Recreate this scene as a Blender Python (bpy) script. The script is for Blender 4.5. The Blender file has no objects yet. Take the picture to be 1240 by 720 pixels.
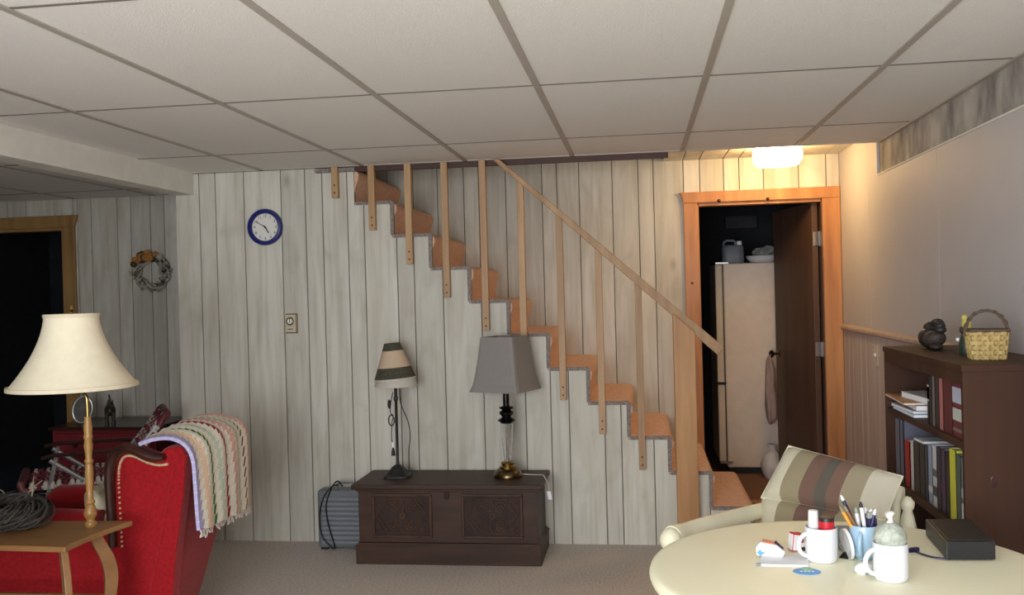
import bpy, bmesh, math, random
from mathutils import Vector, Matrix
random.seed(7)
S = bpy.context.scene
COL = S.collection
PI = math.pi

# ------------------------------------------------------------------ camera
F_PX = 1120.48
CAM = Vector((0, 0, 1.441))
RIGHT = Vector((0.9903, 0.1361, -0.0266)); FWD = Vector((-0.1364, 0.9906, -0.0072))
FWD.normalize(); RIGHT = (RIGHT - FWD * RIGHT.dot(FWD)).normalized(); UP = RIGHT.cross(FWD)
cd = bpy.data.cameras.new('camera'); cam = bpy.data.objects.new('camera', cd); COL.objects.link(cam)
cd.sensor_fit = 'HORIZONTAL'; cd.sensor_width = 36; cd.lens = 36 * F_PX / 1240; cd.clip_start = 0.02
M3 = Matrix((RIGHT, UP, -FWD)).transposed()
cam.matrix_world = Matrix.Translation(CAM) @ M3.to_4x4()
S.camera = cam

# ------------------------------------------------------------------ world, daylight, exposure
S.view_settings.view_transform = 'Standard'; S.view_settings.look = 'None'
S.view_settings.gamma = 1; S.view_settings.exposure = 0.10; S.view_settings.use_curve_mapping = False
w = bpy.data.worlds.new('world'); S.world = w; w.use_nodes = True
w.node_tree.nodes['Background'].inputs[0].default_value = (0.62, 0.78, 1, 1)
w.node_tree.nodes['Background'].inputs[1].default_value = 0.8

def area(name, loc, rot, sx, sy, power, col):
    l = bpy.data.lights.new(name, 'AREA'); l.shape = 'RECTANGLE'; l.size = sx; l.size_y = sy
    l.energy = power; l.color = col
    o = bpy.data.objects.new(name, l); COL.objects.link(o); o.location = loc; o.rotation_euler = rot
    return o
# daylight entering through the window in the wall behind the camera
area('window_daylight', (-0.80, -1.08, 1.33), (math.radians(93), 0, 0), 2.0, 1.34, 138, (0.95, 0.98, 1.0))

# ------------------------------------------------------------------ pixel -> point helpers (1240x720)
def ray(x, y): return FWD + RIGHT * ((x - 620) / F_PX) - UP * ((y - 360) / F_PX)
def PY(x, y, d): v = ray(x, y); return CAM + v * (d / v.y)
def PZ(x, y, z): v = ray(x, y); return CAM + v * ((z - CAM.z) / v.z)
def PX(x, y, X): v = ray(x, y); return CAM + v * (X / v.x)

# ------------------------------------------------------------------ materials
def srgb(r, g, b):
    f = lambda c: (c / 255 / 12.92) if c / 255 <= 0.04045 else ((c / 255 + 0.055) / 1.055) ** 2.4
    return (f(r), f(g), f(b), 1)
def newmat(name):
    m = bpy.data.materials.new(name); m.use_nodes = True
    return m, m.node_tree.nodes, m.node_tree.links, m.node_tree.nodes['Principled BSDF']
def mat(name, col, rough=0.6, metal=0.0, var=0.12, scale=12, stretch=(1, 1, 1), bump=0.0, bscale=60, rnd=0.0,
        spec=0.5, col2=None, trans=0.0, sheen=0.0, emit=None, estr=0):
    m, N, L, b = newmat(name)
    b.inputs['Roughness'].default_value = rough; b.inputs['Metallic'].default_value = metal
    b.inputs['Specular IOR Level'].default_value = spec
    if trans: b.inputs['Transmission Weight'].default_value = trans
    if sheen: b.inputs['Sheen Weight'].default_value = sheen
    if emit: b.inputs['Emission Color'].default_value = emit; b.inputs['Emission Strength'].default_value = estr
    tc = N.new('ShaderNodeTexCoord'); mp = N.new('ShaderNodeMapping'); mp.inputs['Scale'].default_value = stretch
    L.new(tc.outputs['Object'], mp.inputs['Vector'])
    n = N.new('ShaderNodeTexNoise'); n.inputs['Scale'].default_value = scale; n.inputs['Detail'].default_value = 5
    L.new(mp.outputs[0], n.inputs['Vector'])
    mix = N.new('ShaderNodeMix'); mix.data_type = 'RGBA'
    c2 = col2 or tuple(c * (1 - var * 2.2) for c in col[:3]) + (1,)
    mix.inputs[6].default_value = col if col2 else tuple(min(1, c * (1 + var)) for c in col[:3]) + (1,)
    mix.inputs[7].default_value = c2
    rp = N.new('ShaderNodeMapRange'); rp.inputs[1].default_value = 0.3; rp.inputs[2].default_value = 0.7
    L.new(n.outputs['Fac'], rp.inputs[0]); L.new(rp.outputs[0], mix.inputs[0])
    out = mix.outputs[2]
    if rnd:
        oi = N.new('ShaderNodeObjectInfo'); hs = N.new('ShaderNodeHueSaturation')
        mr = N.new('ShaderNodeMapRange'); mr.inputs[3].default_value = 1 - rnd; mr.inputs[4].default_value = 1 + rnd
        L.new(oi.outputs['Random'], mr.inputs[0]); L.new(mr.outputs[0], hs.inputs['Value']); L.new(out, hs.inputs['Color']); out = hs.outputs[0]
    L.new(out, b.inputs['Base Color'])
    if bump:
        n2 = N.new('ShaderNodeTexNoise'); n2.inputs['Scale'].default_value = bscale; n2.inputs['Detail'].default_value = 4
        L.new(mp.outputs[0], n2.inputs['Vector'])
        bp = N.new('ShaderNodeBump'); bp.inputs['Strength'].default_value = bump; bp.inputs['Distance'].default_value = 0.01
        L.new(n2.outputs['Fac'], bp.inputs['Height']); L.new(bp.outputs[0], b.inputs['Normal'])
    return m

def plank_mat(name, c1, c2, knot, rnd=0.1):
    """whitewashed paneling: long vertical grain, cathedral bands, soft knots, random tone per board"""
    m, N, L, b = newmat(name)
    b.inputs['Roughness'].default_value = 0.55; b.inputs['Specular IOR Level'].default_value = 0.3
    tc = N.new('ShaderNodeTexCoord'); oi = N.new('ShaderNodeObjectInfo')
    off = N.new('ShaderNodeVectorMath'); off.operation = 'MULTIPLY_ADD'
    cmb = N.new('ShaderNodeCombineXYZ')
    for i in range(3): L.new(oi.outputs['Random'], cmb.inputs[i])
    off.inputs[1].default_value = (3.1, 1.7, 9.3); L.new(cmb.outputs[0], off.inputs[0]); L.new(tc.outputs['Object'], off.inputs[2])
    def noise(sc, st, det=5, dist=0):
        mp = N.new('ShaderNodeMapping'); mp.inputs['Scale'].default_value = st; L.new(off.outputs[0], mp.inputs[0])
        n = N.new('ShaderNodeTexNoise'); n.inputs['Scale'].default_value = sc; n.inputs['Detail'].default_value = det
        n.inputs['Distortion'].default_value = dist; L.new(mp.outputs[0], n.inputs['Vector']); return n.outputs['Fac']
    g1 = noise(40, (1, 1, 0.05)); g2 = noise(9, (1, 1, 0.12), 4, 1.5); g3 = noise(5, (1, 1, 0.6), 3, 0.6)
    def mr(x, a, bb, c=0, d=1):
        r = N.new('ShaderNodeMapRange'); r.inputs[1].default_value = a; r.inputs[2].default_value = bb
        r.inputs[3].default_value = c; r.inputs[4].default_value = d; L.new(x, r.inputs[0]); return r.outputs[0]
    def mix(f, a, bb):
        x = N.new('ShaderNodeMix'); x.data_type = 'RGBA'; L.new(f, x.inputs[0])
        for i, v in ((6, a), (7, bb)):
            if isinstance(v, tuple): x.inputs[i].default_value = v
            else: L.new(v, x.inputs[i])
        return x.outputs[2]
    c = mix(mr(g2, 0.35, 0.68), c1, c2)
    c = mix(mr(g1, 0.5, 0.75, 0, 0.35), c, knot)
    c = mix(mr(g3, 0.56, 0.78, 0, 0.42), c, knot)
    vo = N.new('ShaderNodeTexVoronoi'); vo.inputs['Scale'].default_value = 3.2
    mp = N.new('ShaderNodeMapping'); mp.inputs['Scale'].default_value = (1, 1, 0.55); L.new(off.outputs[0], mp.inputs[0]); L.new(mp.outputs[0], vo.inputs['Vector'])
    c = mix(mr(vo.outputs['Distance'], 0.02, 0.10, 0.7, 0.0), c, knot)
    hs = N.new('ShaderNodeHueSaturation'); L.new(c, hs.inputs['Color']); L.new(mr(oi.outputs['Random'], 0, 1, 1 - rnd, 1 + rnd), hs.inputs['Value'])
    L.new(hs.outputs[0], b.inputs['Base Color'])
    bp = N.new('ShaderNodeBump'); bp.inputs['Strength'].default_value = 0.12; bp.inputs['Distance'].default_value = 0.004
    L.new(g1, bp.inputs['Height']); L.new(bp.outputs[0], b.inputs['Normal'])
    return m

def stripe_mat(name, stops, rough=0.9, bump=0.2, bscale=160, step=None):
    """stripes along U of the UV map; stops = [(u, colour)]; step=(count, amount) staggers the edges like crochet rows"""
    m, N, L, b = newmat(name); b.inputs['Roughness'].default_value = rough; b.inputs['Specular IOR Level'].default_value = 0.2
    uv = N.new('ShaderNodeUVMap'); sp = N.new('ShaderNodeSeparateXYZ'); L.new(uv.outputs[0], sp.inputs[0]); u = sp.outputs[0]
    if step:
        mu = N.new('ShaderNodeMath'); mu.operation = 'MULTIPLY'; mu.inputs[1].default_value = step[0]; L.new(sp.outputs[1], mu.inputs[0])
        fr = N.new('ShaderNodeMath'); fr.operation = 'FRACT'; L.new(mu.outputs[0], fr.inputs[0])
        ma = N.new('ShaderNodeMath'); ma.operation = 'MULTIPLY_ADD'; ma.inputs[1].default_value = step[1]; L.new(fr.outputs[0], ma.inputs[0]); L.new(u, ma.inputs[2]); u = ma.outputs[0]
    cr = N.new('ShaderNodeValToRGB'); cr.color_ramp.interpolation = 'CONSTANT'; L.new(u, cr.inputs[0])
    e = cr.color_ramp.elements
    while len(e) < len(stops): e.new(0.5)
    for i, (p, c) in enumerate(stops): e[i].position = p; e[i].color = c
    out = cr.outputs[0]
    if step:
        ed = N.new('ShaderNodeMapRange'); ed.inputs[1].default_value = 0.0; ed.inputs[2].default_value = 0.22; ed.inputs[3].default_value = 0.55; ed.inputs[4].default_value = 0
        L.new(fr.outputs[0], ed.inputs[0])
        mx = N.new('ShaderNodeMix'); mx.data_type = 'RGBA'; L.new(ed.outputs[0], mx.inputs[0]); L.new(out, mx.inputs[6]); mx.inputs[7].default_value = srgb(226, 220, 205); out = mx.outputs[2]
    L.new(out, b.inputs['Base Color'])
    tc = N.new('ShaderNodeTexCoord'); n2 = N.new('ShaderNodeTexNoise'); n2.inputs['Scale'].default_value = bscale; L.new(tc.outputs['Object'], n2.inputs['Vector'])
    bp = N.new('ShaderNodeBump'); bp.inputs['Strength'].default_value = bump; bp.inputs['Distance'].default_value = 0.01
    L.new(n2.outputs['Fac'], bp.inputs['Height']); L.new(bp.outputs[0], b.inputs['Normal'])
    return m

M = {}
M['plank'] = plank_mat('whitewashed_paneling', srgb(211, 208, 198), srgb(194, 189, 176), srgb(156, 147, 128), 0.10)
M['plank_dim'] = M['plank']
M['groove'] = mat('panel_groove', srgb(120, 116, 104), 0.9)
M['carpet_floor'] = mat('beige_carpet', srgb(226, 216, 207), 0.95, col2=srgb(184, 172, 163), scale=90, bump=0.6, bscale=260, spec=0.1)
M['tile'] = mat('ceiling_tile', srgb(236, 233, 227), 0.9, var=0.02, scale=150, bump=0.25, bscale=220, rnd=0.02, spec=0.2)
M['tee'] = mat('ceiling_grid_metal', srgb(176, 168, 158), 0.5, var=0.03)
M['tee2'] = mat('ceiling_cross_metal', srgb(128, 122, 114), 0.8, var=0.03)
M['beam'] = mat('beam_paint', srgb(226, 222, 212), 0.8, var=0.03)
M['wallpanel'] = mat('pale_wall_panel', srgb(184, 181, 184), 0.6, var=0.012, scale=6, rnd=0.01)
M['wains'] = mat('wainscot_wood', srgb(186, 177, 176), 0.6, col2=srgb(168, 158, 156), scale=14, stretch=(1, 1, 0.08), rnd=0.05)
M['rail'] = mat('chair_rail_wood', srgb(184, 166, 156), 0.5, col2=srgb(166, 146, 136), scale=20)
M['concrete'] = mat('bare_concrete', srgb(196, 190, 182), 0.9, col2=srgb(112, 108, 104), scale=9, stretch=(1, 1, 0.5), bump=0.2, bscale=40)
M['trimwood'] = mat('orange_pine', srgb(196, 138, 84), 0.45, col2=srgb(160, 104, 60), scale=16, stretch=(1, 1, 0.1), rnd=0.06)
M['oak'] = mat('honey_oak_trim', srgb(176, 138, 86), 0.45, col2=srgb(142, 106, 62), scale=18, stretch=(1, 1, 0.1))
M['pine'] = mat('pine_baluster', srgb(186, 150, 108), 0.5, col2=srgb(158, 120, 82), scale=22, stretch=(1, 1, 0.08), rnd=0.08)
M['newel'] = mat('pine_newel', srgb(194, 146, 96), 0.5, col2=srgb(166, 118, 72), scale=18, stretch=(1, 1, 0.09))
M['stair_carpet'] = mat('orange_carpet', srgb(234, 198, 176), 0.95, col2=srgb(214, 168, 142), scale=40, bump=0.7, bscale=190, spec=0.1, sheen=0.2)
M['carpet_edge'] = mat('grey_carpet_edge', srgb(165, 155, 150), 0.95, col2=srgb(110, 98, 94), scale=120, bump=0.6, bscale=220)
M['brownstrip'] = mat('dark_brown_board', srgb(70, 42, 34), 0.6)
M['darkdoor'] = mat('dark_brown_door', srgb(92, 68, 54), 0.5, col2=srgb(72, 50, 40), scale=12, stretch=(1, 1, 0.08))
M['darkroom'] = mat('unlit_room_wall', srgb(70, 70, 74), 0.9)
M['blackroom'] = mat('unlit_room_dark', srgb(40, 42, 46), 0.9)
M['brownfloor'] = mat('brown_floor', srgb(150, 112, 92), 0.9, col2=srgb(128, 92, 74), scale=60)
M['fridge'] = mat('fridge_enamel', srgb(226, 208, 192), 0.4, var=0.03)
M['fridge_edge'] = mat('fridge_door_enamel', srgb(216, 200, 180), 0.4, var=0.03)
M['chrome'] = mat('chrome', srgb(205, 205, 205), 0.25, 1.0, var=0.02)
M['brass'] = mat('brass', srgb(176, 148, 92), 0.3, 1.0, var=0.05)
M['black'] = mat('black_metal', srgb(34, 32, 32), 0.45, var=0.1)
M['blackplastic'] = mat('black_plastic', srgb(30, 31, 34), 0.45, var=0.08)
M['white'] = mat('white_plastic', srgb(232, 232, 234), 0.35, var=0.02)
M['mug'] = mat('white_ceramic', srgb(226, 228, 234), 0.2, var=0.01)
M['bluemug'] = mat('pale_blue_ceramic', srgb(160, 190, 214), 0.25, var=0.04)
M['chest'] = mat('dark_walnut', srgb(74, 50, 38), 0.5, col2=srgb(50, 34, 27), spec=0.3, scale=16, stretch=(0.12, 1, 1))
M['chestv'] = mat('dark_walnut_upright', srgb(80, 54, 42), 0.5, col2=srgb(56, 38, 30), spec=0.3, scale=16, stretch=(1, 1, 0.12))
M['carve'] = mat('carved_walnut', srgb(56, 38, 31), 0.6, var=0.2, bump=0.4, bscale=90, spec=0.3)
M['linen'] = mat('grey_linen', srgb(140, 136, 132), 0.9, var=0.05, scale=200, bump=0.3, bscale=400)
M['linen_trim'] = mat('grey_linen_trim', srgb(122, 118, 114), 0.9)
M['creamshade'] = mat('cream_shade', srgb(236, 226, 200), 0.85, var=0.02, scale=30)
M['creamshade_trim'] = mat('cream_shade_trim', srgb(222, 210, 184), 0.85, var=0.03)
M['shade_mid'] = mat('tan_shade', srgb(200, 176, 152), 0.85, var=0.04)
M['shade_dark'] = mat('dark_weave_shade', srgb(78, 76, 62), 0.9, var=0.25, scale=160, bump=0.4, bscale=260)
M['shade_white'] = mat('off_white_shade', srgb(196, 190, 180), 0.5, var=0.03)
M['gunmetal'] = mat('dark_polished_metal', srgb(52, 48, 48), 0.22, 0.9, var=0.05)
M['glass'] = mat('clear_glass', (0.95, 0.96, 0.96, 1), 0.03, trans=1.0, var=0.0)
M['antique'] = mat('antique_bronze', srgb(110, 92, 66), 0.28, 1.0, var=0.1)
M['heater'] = mat('blue_grey_plastic', srgb(104, 108, 114), 0.5, var=0.04)
M['heater_d'] = mat('blue_grey_louvre', srgb(118, 123, 130), 0.5, var=0.04)
M['red'] = mat('red_upholstery', srgb(156, 16, 26), 0.85, var=0.12, scale=60, bump=0.25, bscale=300, spec=0.2, sheen=0.15)
M['redcab'] = mat('red_paint', srgb(128, 34, 44), 0.5, var=0.08)
M['mahog'] = mat('mahogany', srgb(66, 34, 26), 0.3, col2=srgb(46, 24, 20), scale=14)
M['brassnail'] = mat('brass_nail', srgb(226, 206, 164), 0.4, 0.3, var=0.02)
M['tablewood'] = mat('honey_maple', srgb(150, 110, 68), 0.4, col2=srgb(122, 84, 50), scale=10, stretch=(0.15, 1, 1))
M['polewood'] = mat('turned_maple', srgb(162, 122, 68), 0.38, col2=srgb(132, 94, 48), scale=20, stretch=(1, 1, 0.2))
M['twig'] = mat('dark_twig', srgb(56, 51, 46), 0.8, rnd=0.0, var=0.25, scale=20)
M['straw'] = mat('dry_straw', srgb(160, 146, 116), 0.8, var=0.15)
M['grape'] = mat('grapevine', srgb(112, 100, 84), 0.85, var=0.25, scale=30)
M['moss'] = mat('dried_moss', srgb(176, 172, 158), 0.9, var=0.2)
M['orangeflower'] = mat('orange_dried_flower', srgb(184, 126, 58), 0.85, var=0.15, scale=50)
M['darkleaf'] = mat('dark_leaf', srgb(58, 50, 42), 0.8, var=0.2)
M['navy'] = mat('navy_blue_plastic', srgb(30, 34, 110), 0.3, var=0.03)
M['clockface'] = mat('clock_face', srgb(226, 224, 218), 0.5, var=0.01)
M['ink'] = mat('black_ink', srgb(20, 20, 22), 0.6)
M['plate'] = mat('beige_plate', srgb(198, 186, 162), 0.45, var=0.03)
M['thermo_rim'] = mat('thermostat_bronze', srgb(120, 108, 84), 0.4, 0.3)
M['cream'] = mat('cream_laminate', srgb(248, 245, 216), 0.45, var=0.01, scale=5)
M['creampaint'] = mat('cream_painted_wood', srgb(230, 226, 200), 0.45, var=0.03)
M['book_wood'] = mat('dark_bookcase_wood', srgb(72, 46, 32), 0.6, col2=srgb(52, 31, 21), spec=0.25, scale=10, stretch=(1, 1, 0.1))
M['basket'] = mat('split_wood_basket', srgb(196, 172, 112), 0.6, col2=srgb(166, 136, 82), scale=40, rnd=0.12)
M['basket_dark'] = mat('twisted_vine_handle', srgb(96, 78, 62), 0.7, var=0.2, scale=60)
M['duck'] = mat('dark_carved_bird', srgb(40, 36, 36), 0.5, var=0.15, scale=30)
M['duckbrown'] = mat('brown_carved_wing', srgb(66, 56, 50), 0.6, var=0.2, scale=40, bump=0.4, bscale=80)
M['green'] = mat('dark_green_glaze', srgb(44, 58, 50), 0.4, var=0.1)
M['yellow'] = mat('yellow_glaze', srgb(206, 196, 104), 0.5, var=0.06)
M['cat'] = mat('dark_bronze_cat', srgb(54, 48, 42), 0.45, 0.2, var=0.1)
M['silver'] = mat('silver_frame', srgb(196, 196, 190), 0.3, 0.8, var=0.04)
M['photo'] = mat('old_photo', srgb(110, 106, 100), 0.3, col2=srgb(40, 40, 42), scale=14)
M['alu'] = mat('aluminium_tube', srgb(178, 180, 184), 0.35, 0.8, var=0.03)
M['maroon'] = mat('maroon_plastic', srgb(100, 34, 42), 0.45, var=0.06)
M['white_cord'] = mat('white_cord', srgb(208, 198, 190), 0.85, var=0.05)
M['maroon_cord'] = mat('maroon_cord', srgb(112, 40, 52), 0.85, var=0.1)
M['paper'] = mat('white_paper', srgb(236, 236, 240), 0.8, var=0.01)
M['bluepaper'] = mat('blue_card', srgb(92, 160, 222), 0.5, var=0.04)
M['greenpaper'] = mat('green_card', srgb(140, 196, 160), 0.5, var=0.05)
M['redp'] = mat('red_plastic', srgb(196, 30, 44), 0.35, var=0.03)
M['navyp'] = mat('navy_plastic', srgb(36, 34, 78), 0.4, var=0.05)
M['orangep'] = mat('orange_plastic', srgb(226, 160, 60), 0.4, var=0.05)
M['greyp'] = mat('grey_plastic', srgb(150, 154, 150), 0.45, var=0.05)
M['seed'] = mat('pale_green_filling', srgb(196, 202, 192), 0.45, col2=srgb(150, 158, 146), scale=60, bump=0.6, bscale=80)
M['bag'] = mat('mauve_bag', srgb(150, 128, 124), 0.6, var=0.1, scale=20, bump=0.4, bscale=25)
M['whitebag'] = mat('white_bag', srgb(214, 206, 204), 0.5, var=0.05, bump=0.5, bscale=20)
M['jug'] = mat('pale_jug', srgb(118, 122, 130), 0.45, var=0.04)
M['floral'] = mat('floral_fabric', srgb(212, 204, 180), 0.9, col2=srgb(120, 108, 68), scale=16)
M['fixture'] = mat('lit_glass_shade', srgb(255, 235, 200), 0.4, emit=(1.0, 0.63, 0.26, 1), estr=36)
M['sunscreen'] = mat('window_frame_paint', srgb(220, 220, 215), 0.5)

# ------------------------------------------------------------------ mesh builder
class MB:
    def __init__(s): s.v = []; s.f = []; s.uv = None; s.smooth = False
    def add(s, vs, fs):
        o = len(s.v); s.v += [Vector(v) for v in vs]; s.f += [tuple(i + o for i in f) for f in fs]; return s
    def box(s, x0, x1, y0, y1, z0, z1):
        vs = [(x, y, z) for z in (z0, z1) for y in (y0, y1) for x in (x0, x1)]
        return s.add(vs, [(0, 2, 3, 1), (4, 5, 7, 6), (0, 1, 5, 4), (2, 6, 7, 3), (0, 4, 6, 2), (1, 3, 7, 5)])
    def obox(s, c, ax, ay, az):
        c, ax, ay, az = map(Vector, (c, ax, ay, az))
        vs = [c + ax * i + ay * j + az * k for k in (-1, 1) for j in (-1, 1) for i in (-1, 1)]
        return s.add(vs, [(0, 2, 3, 1), (4, 5, 7, 6), (0, 1, 5, 4), (2, 6, 7, 3), (0, 4, 6, 2), (1, 3, 7, 5)])
    def prism(s, poly, axis, a, b):
        """poly of 2D points extruded along axis from a to b. axis y: (x,z); axis x: (y,z); axis z: (x,y)"""
        def P(p, t): return {'y': (p[0], t, p[1]), 'x': (t, p[0], p[1]), 'z': (p[0], p[1], t)}[axis]
        n = len(poly)
        vs = [P(p, a) for p in poly] + [P(p, b) for p in poly]
        fs = [tuple(range(n)), tuple(range(2 * n - 1, n - 1, -1))] + [(i, n + i, n + (i + 1) % n, (i + 1) % n) for i in range(n)]
        return s.add(vs, fs)
    def lathe(s, prof, c=(0, 0, 0), seg=24, sq=None, rot=0.0, sx=1, sy=1):
        """prof [(r,z)], sq: squareness exponent (superellipse)"""
        c = Vector(c); rings = []
        for r, z in prof:
            ring = []
            for i in range(seg):
                a = 2 * PI * i / seg
                ca, sa = math.cos(a), math.sin(a); k = 1
                if sq: k = 1 / (abs(ca) ** sq + abs(sa) ** sq) ** (1 / sq)
                x, y = r * k * ca * sx, r * k * sa * sy
                ring.append(c + Vector((x * math.cos(rot) - y * math.sin(rot), x * math.sin(rot) + y * math.cos(rot), z)))
            rings.append(ring)
        vs = [v for r_ in rings for v in r_]; fs = []
        for j in range(len(prof) - 1):
            for i in range(seg):
                a = j * seg + i; b_ = j * seg + (i + 1) % seg
                fs.append((a, b_, b_ + seg, a + seg))
        if prof[0][0] > 1e-5: fs.append(tuple(range(seg - 1, -1, -1)))
        if prof[-1][0] > 1e-5: k = (len(prof) - 1) * seg; fs.append(tuple(range(k, k + seg)))
        return s.add(vs, fs)
    def tube(s, pts, r, seg=8, closed=False, flat=None):
        pts = [Vector(p) for p in pts]; n = len(pts)
        rs = r if isinstance(r, (list, tuple)) else [r] * n
        prev = None; vs = []
        for i, p in enumerate(pts):
            if closed: t = (pts[(i + 1) % n] - pts[i - 1])
            else: t = (pts[min(i + 1, n - 1)] - pts[max(i - 1, 0)])
            t.normalize()
            if prev is None:
                a = Vector((0, 0, 1)) if abs(t.z) < 0.9 else Vector((1, 0, 0))
                nrm = (a - t * a.dot(t)).normalized()
            else:
                nrm = prev - t * prev.dot(t); nrm.normalize()
            prev = nrm; bn = t.cross(nrm)
            for k in range(seg):
                a = 2 * PI * k / seg + (PI / 4 if seg == 4 else 0)
                fl = flat or 1
                vs.append(p + nrm * (math.cos(a) * rs[i] * fl) + bn * (math.sin(a) * rs[i]))
        fs = []
        for i in range(n if closed else n - 1):
            for k in range(seg):
                a = i * seg + k; b_ = i * seg + (k + 1) % seg; c_ = ((i + 1) % n) * seg
                fs.append((a, b_, c_ + (k + 1) % seg, c_ + k))
        if not closed: fs.append(tuple(range(seg - 1, -1, -1))); fs.append(tuple(range((n - 1) * seg, n * seg)))
        return s.add(vs, fs)
    def ell(s, c, rx, ry, rz, seg=16, rings=10, rot=None):
        c = Vector(c); vs = []; fs = []
        for j in range(rings + 1):
            t = PI * j / rings
            for i in range(seg):
                a = 2 * PI * i / seg
                v = Vector((rx * math.sin(t) * math.cos(a), ry * math.sin(t) * math.sin(a), -rz * math.cos(t)))
                if rot: v = rot @ v
                vs.append(c + v)
        for j in range(rings):
            for i in range(seg):
                a = j * seg + i; b_ = j * seg + (i + 1) % seg; fs.append((a, b_, b_ + seg, a + seg))
        return s.add(vs, fs)
    def grid(s, P, uv=True, closed=False):
        """P[j][i] points, open surface; UV u along i, v along j"""
        nj, ni = len(P), len(P[0]); o = len(s.v)
        s.v += [Vector(p) for row in P for p in row]
        for j in range(nj - 1):
            for i in range(ni - 1):
                a = o + j * ni + i; s.f.append((a, a + 1, a + 1 + ni, a + ni))
        if uv:
            s.uv = s.uv or {}
            for j in range(nj):
                for i in range(ni): s.uv[o + j * ni + i] = (i / (ni - 1), j / (nj - 1))
        return s
    def xf(s, m):
        s.v = [m @ v for v in s.v]; return s

def build(name, mb, material, parent=None, bevel=0, smooth=False, solid=0, subd=0, world=False):
    me = bpy.data.meshes.new(name)
    vs = mb.v
    if parent is not None and world:
        inv = top_matrix(parent).inverted(); vs = [inv @ v for v in vs]
    me.from_pydata([tuple(v) for v in vs], [], mb.f)
    if mb.uv:
        ul = me.uv_layers.new(name='UVMap')
        for l in me.loops: ul.data[l.index].uv = mb.uv.get(l.vertex_index, (0, 0))
    bm = bmesh.new(); bm.from_mesh(me); bmesh.ops.recalc_face_normals(bm, faces=bm.faces); bm.to_mesh(me); bm.free()
    me.materials.append(M[material] if isinstance(material, str) else material)
    if smooth:
        for p in me.polygons: p.use_smooth = True
    o = bpy.data.objects.new(name, me); COL.objects.link(o)
    if parent is not None: o.parent = parent
    if solid:
        md = o.modifiers.new('solidify', 'SOLIDIFY'); md.thickness = solid; md.offset = 0
    if bevel:
        md = o.modifiers.new('bevel', 'BEVEL'); md.width = bevel; md.segments = 2; md.limit_method = 'ANGLE'; md.angle_limit = math.radians(40)
    if subd:
        md = o.modifiers.new('subd', 'SUBSURF'); md.levels = subd; md.render_levels = subd
    if smooth and not subd:
        md = o.modifiers.new('es', 'EDGE_SPLIT'); md.split_angle = math.radians(50)
    return o
def top_matrix(o):
    m = o.matrix_basis.copy()
    while o.parent is not None: o = o.parent; m = o.matrix_basis @ m
    return m
def tag(o, label, cat=None, group=None, kind=None):
    o['label'] = label
    if cat: o['category'] = cat
    if group: o['group'] = group
    if kind: o['kind'] = kind
    return o
def thing(name, label, cat, loc=(0, 0, 0), rz=0, group=None, rot=None):
    o = bpy.data.objects.new(name, None); COL.objects.link(o); o.empty_display_size = 0.05
    o.location = loc; o.rotation_euler = rot or (0, 0, rz)
    return tag(o, label, cat, group)
def struct(name, mb, material, label, **k):
    o = build(name, mb, material, **k); o['kind'] = 'structure'; o['label'] = label; return o
def copy_tree(o, parent=None):
    c = o.copy(); COL.objects.link(c); c.parent = parent
    for ch in list(o.children): copy_tree(ch, c)
    return c
def bez(pts, n=24):
    """Catmull-Rom through points"""
    pts = [Vector(p) for p in pts]; out = []
    e = [pts[0] * 2 - pts[1]] + pts + [pts[-1] * 2 - pts[-2]]
    m = len(pts) - 1
    for k in range(n + 1):
        t = k / n * m; i = min(int(t), m - 1); u = t - i
        p0, p1, p2, p3 = e[i:i + 4]
        out.append(0.5 * ((2 * p1) + (p2 - p0) * u + (2 * p0 - 5 * p1 + 4 * p2 - p3) * u * u + (3 * p1 - p0 - 3 * p2 + p3) * u ** 3))
    return out

# ------------------------------------------------------------------ dimensions of the place
D = 5.216          # face of the panelled wall under the stair
B = 6.20           # back wall (behind the stair, recess on the left)
XR = 1.295         # right wall
XL = -5.40         # left wall
YB = -1.20         # wall behind the camera
H = 2.188          # tile ceiling
XC = -2.736        # corner where the recess begins
RISE, RUN, X1 = 0.196, 0.2215, 0.585
def xr(k): return X1 - RUN * (k - 1)
def cut(k): return RISE * k + 0.003

# floor
struct('floor', MB().box(XL - .1, XR + .1, YB - .1, B + .02, -0.1, 0), 'carpet_floor', 'speckled beige carpet covering the basement floor')

# walls
def plank_row(parent, xs, y0, y1, top, bot=0.0, mt='plank', gap=0.0028):
    for a, b in zip(xs[:-1], xs[1:]):
        build('plank', MB().box(a + gap, b - gap, y0, y1, bot if not callable(bot) else bot(a, b), top), mt, parent, bevel=0.0015)

def stair_top(x):
    if x < xr(10) - 2 * RUN: return H - 0.002
    for k in range(11, 0, -1):
        if xr(k) - RUN <= x < xr(k): return min(cut(k), H - 0.03)
    return 0.0
def stair_poly(a, b):
    cuts = [x for x in [xr(k) for k in range(1, 12)] + [xr(11) - RUN] if a < x < b]
    edges = [a] + sorted(cuts) + [b]
    top = []
    for p, q in zip(edges[:-1], edges[1:]):
        t = stair_top((p + q) / 2); top += [(p, t), (q, t)]
    return [(a, 0), (b, 0)] + top[::-1]
back_poly = stair_poly(XC + 0.01, X1 - 0.01)
wf = struct('wall_stair', MB().prism(back_poly, 'y', D + 0.010, D + 0.03), 'groove', 'whitewashed plank wall enclosing the side of the stair')
gx = [XC, -2.62, -2.584, -2.482, -2.304, -2.075, -1.927, -1.823, -1.672, -1.574, -1.383, -1.284, -1.116, -0.895, -0.655, -0.512, -0.409, -0.211, -0.119, 0.06, 0.22, 0.36, X1]
gx.remove(-2.62)
for a, b in zip(gx[:-1], gx[1:]):
    build('plank', MB().prism(stair_poly(a + 0.0028, b - 0.0028), 'y', D, D + 0.012), 'plank', wf, bevel=0.0015)
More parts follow.
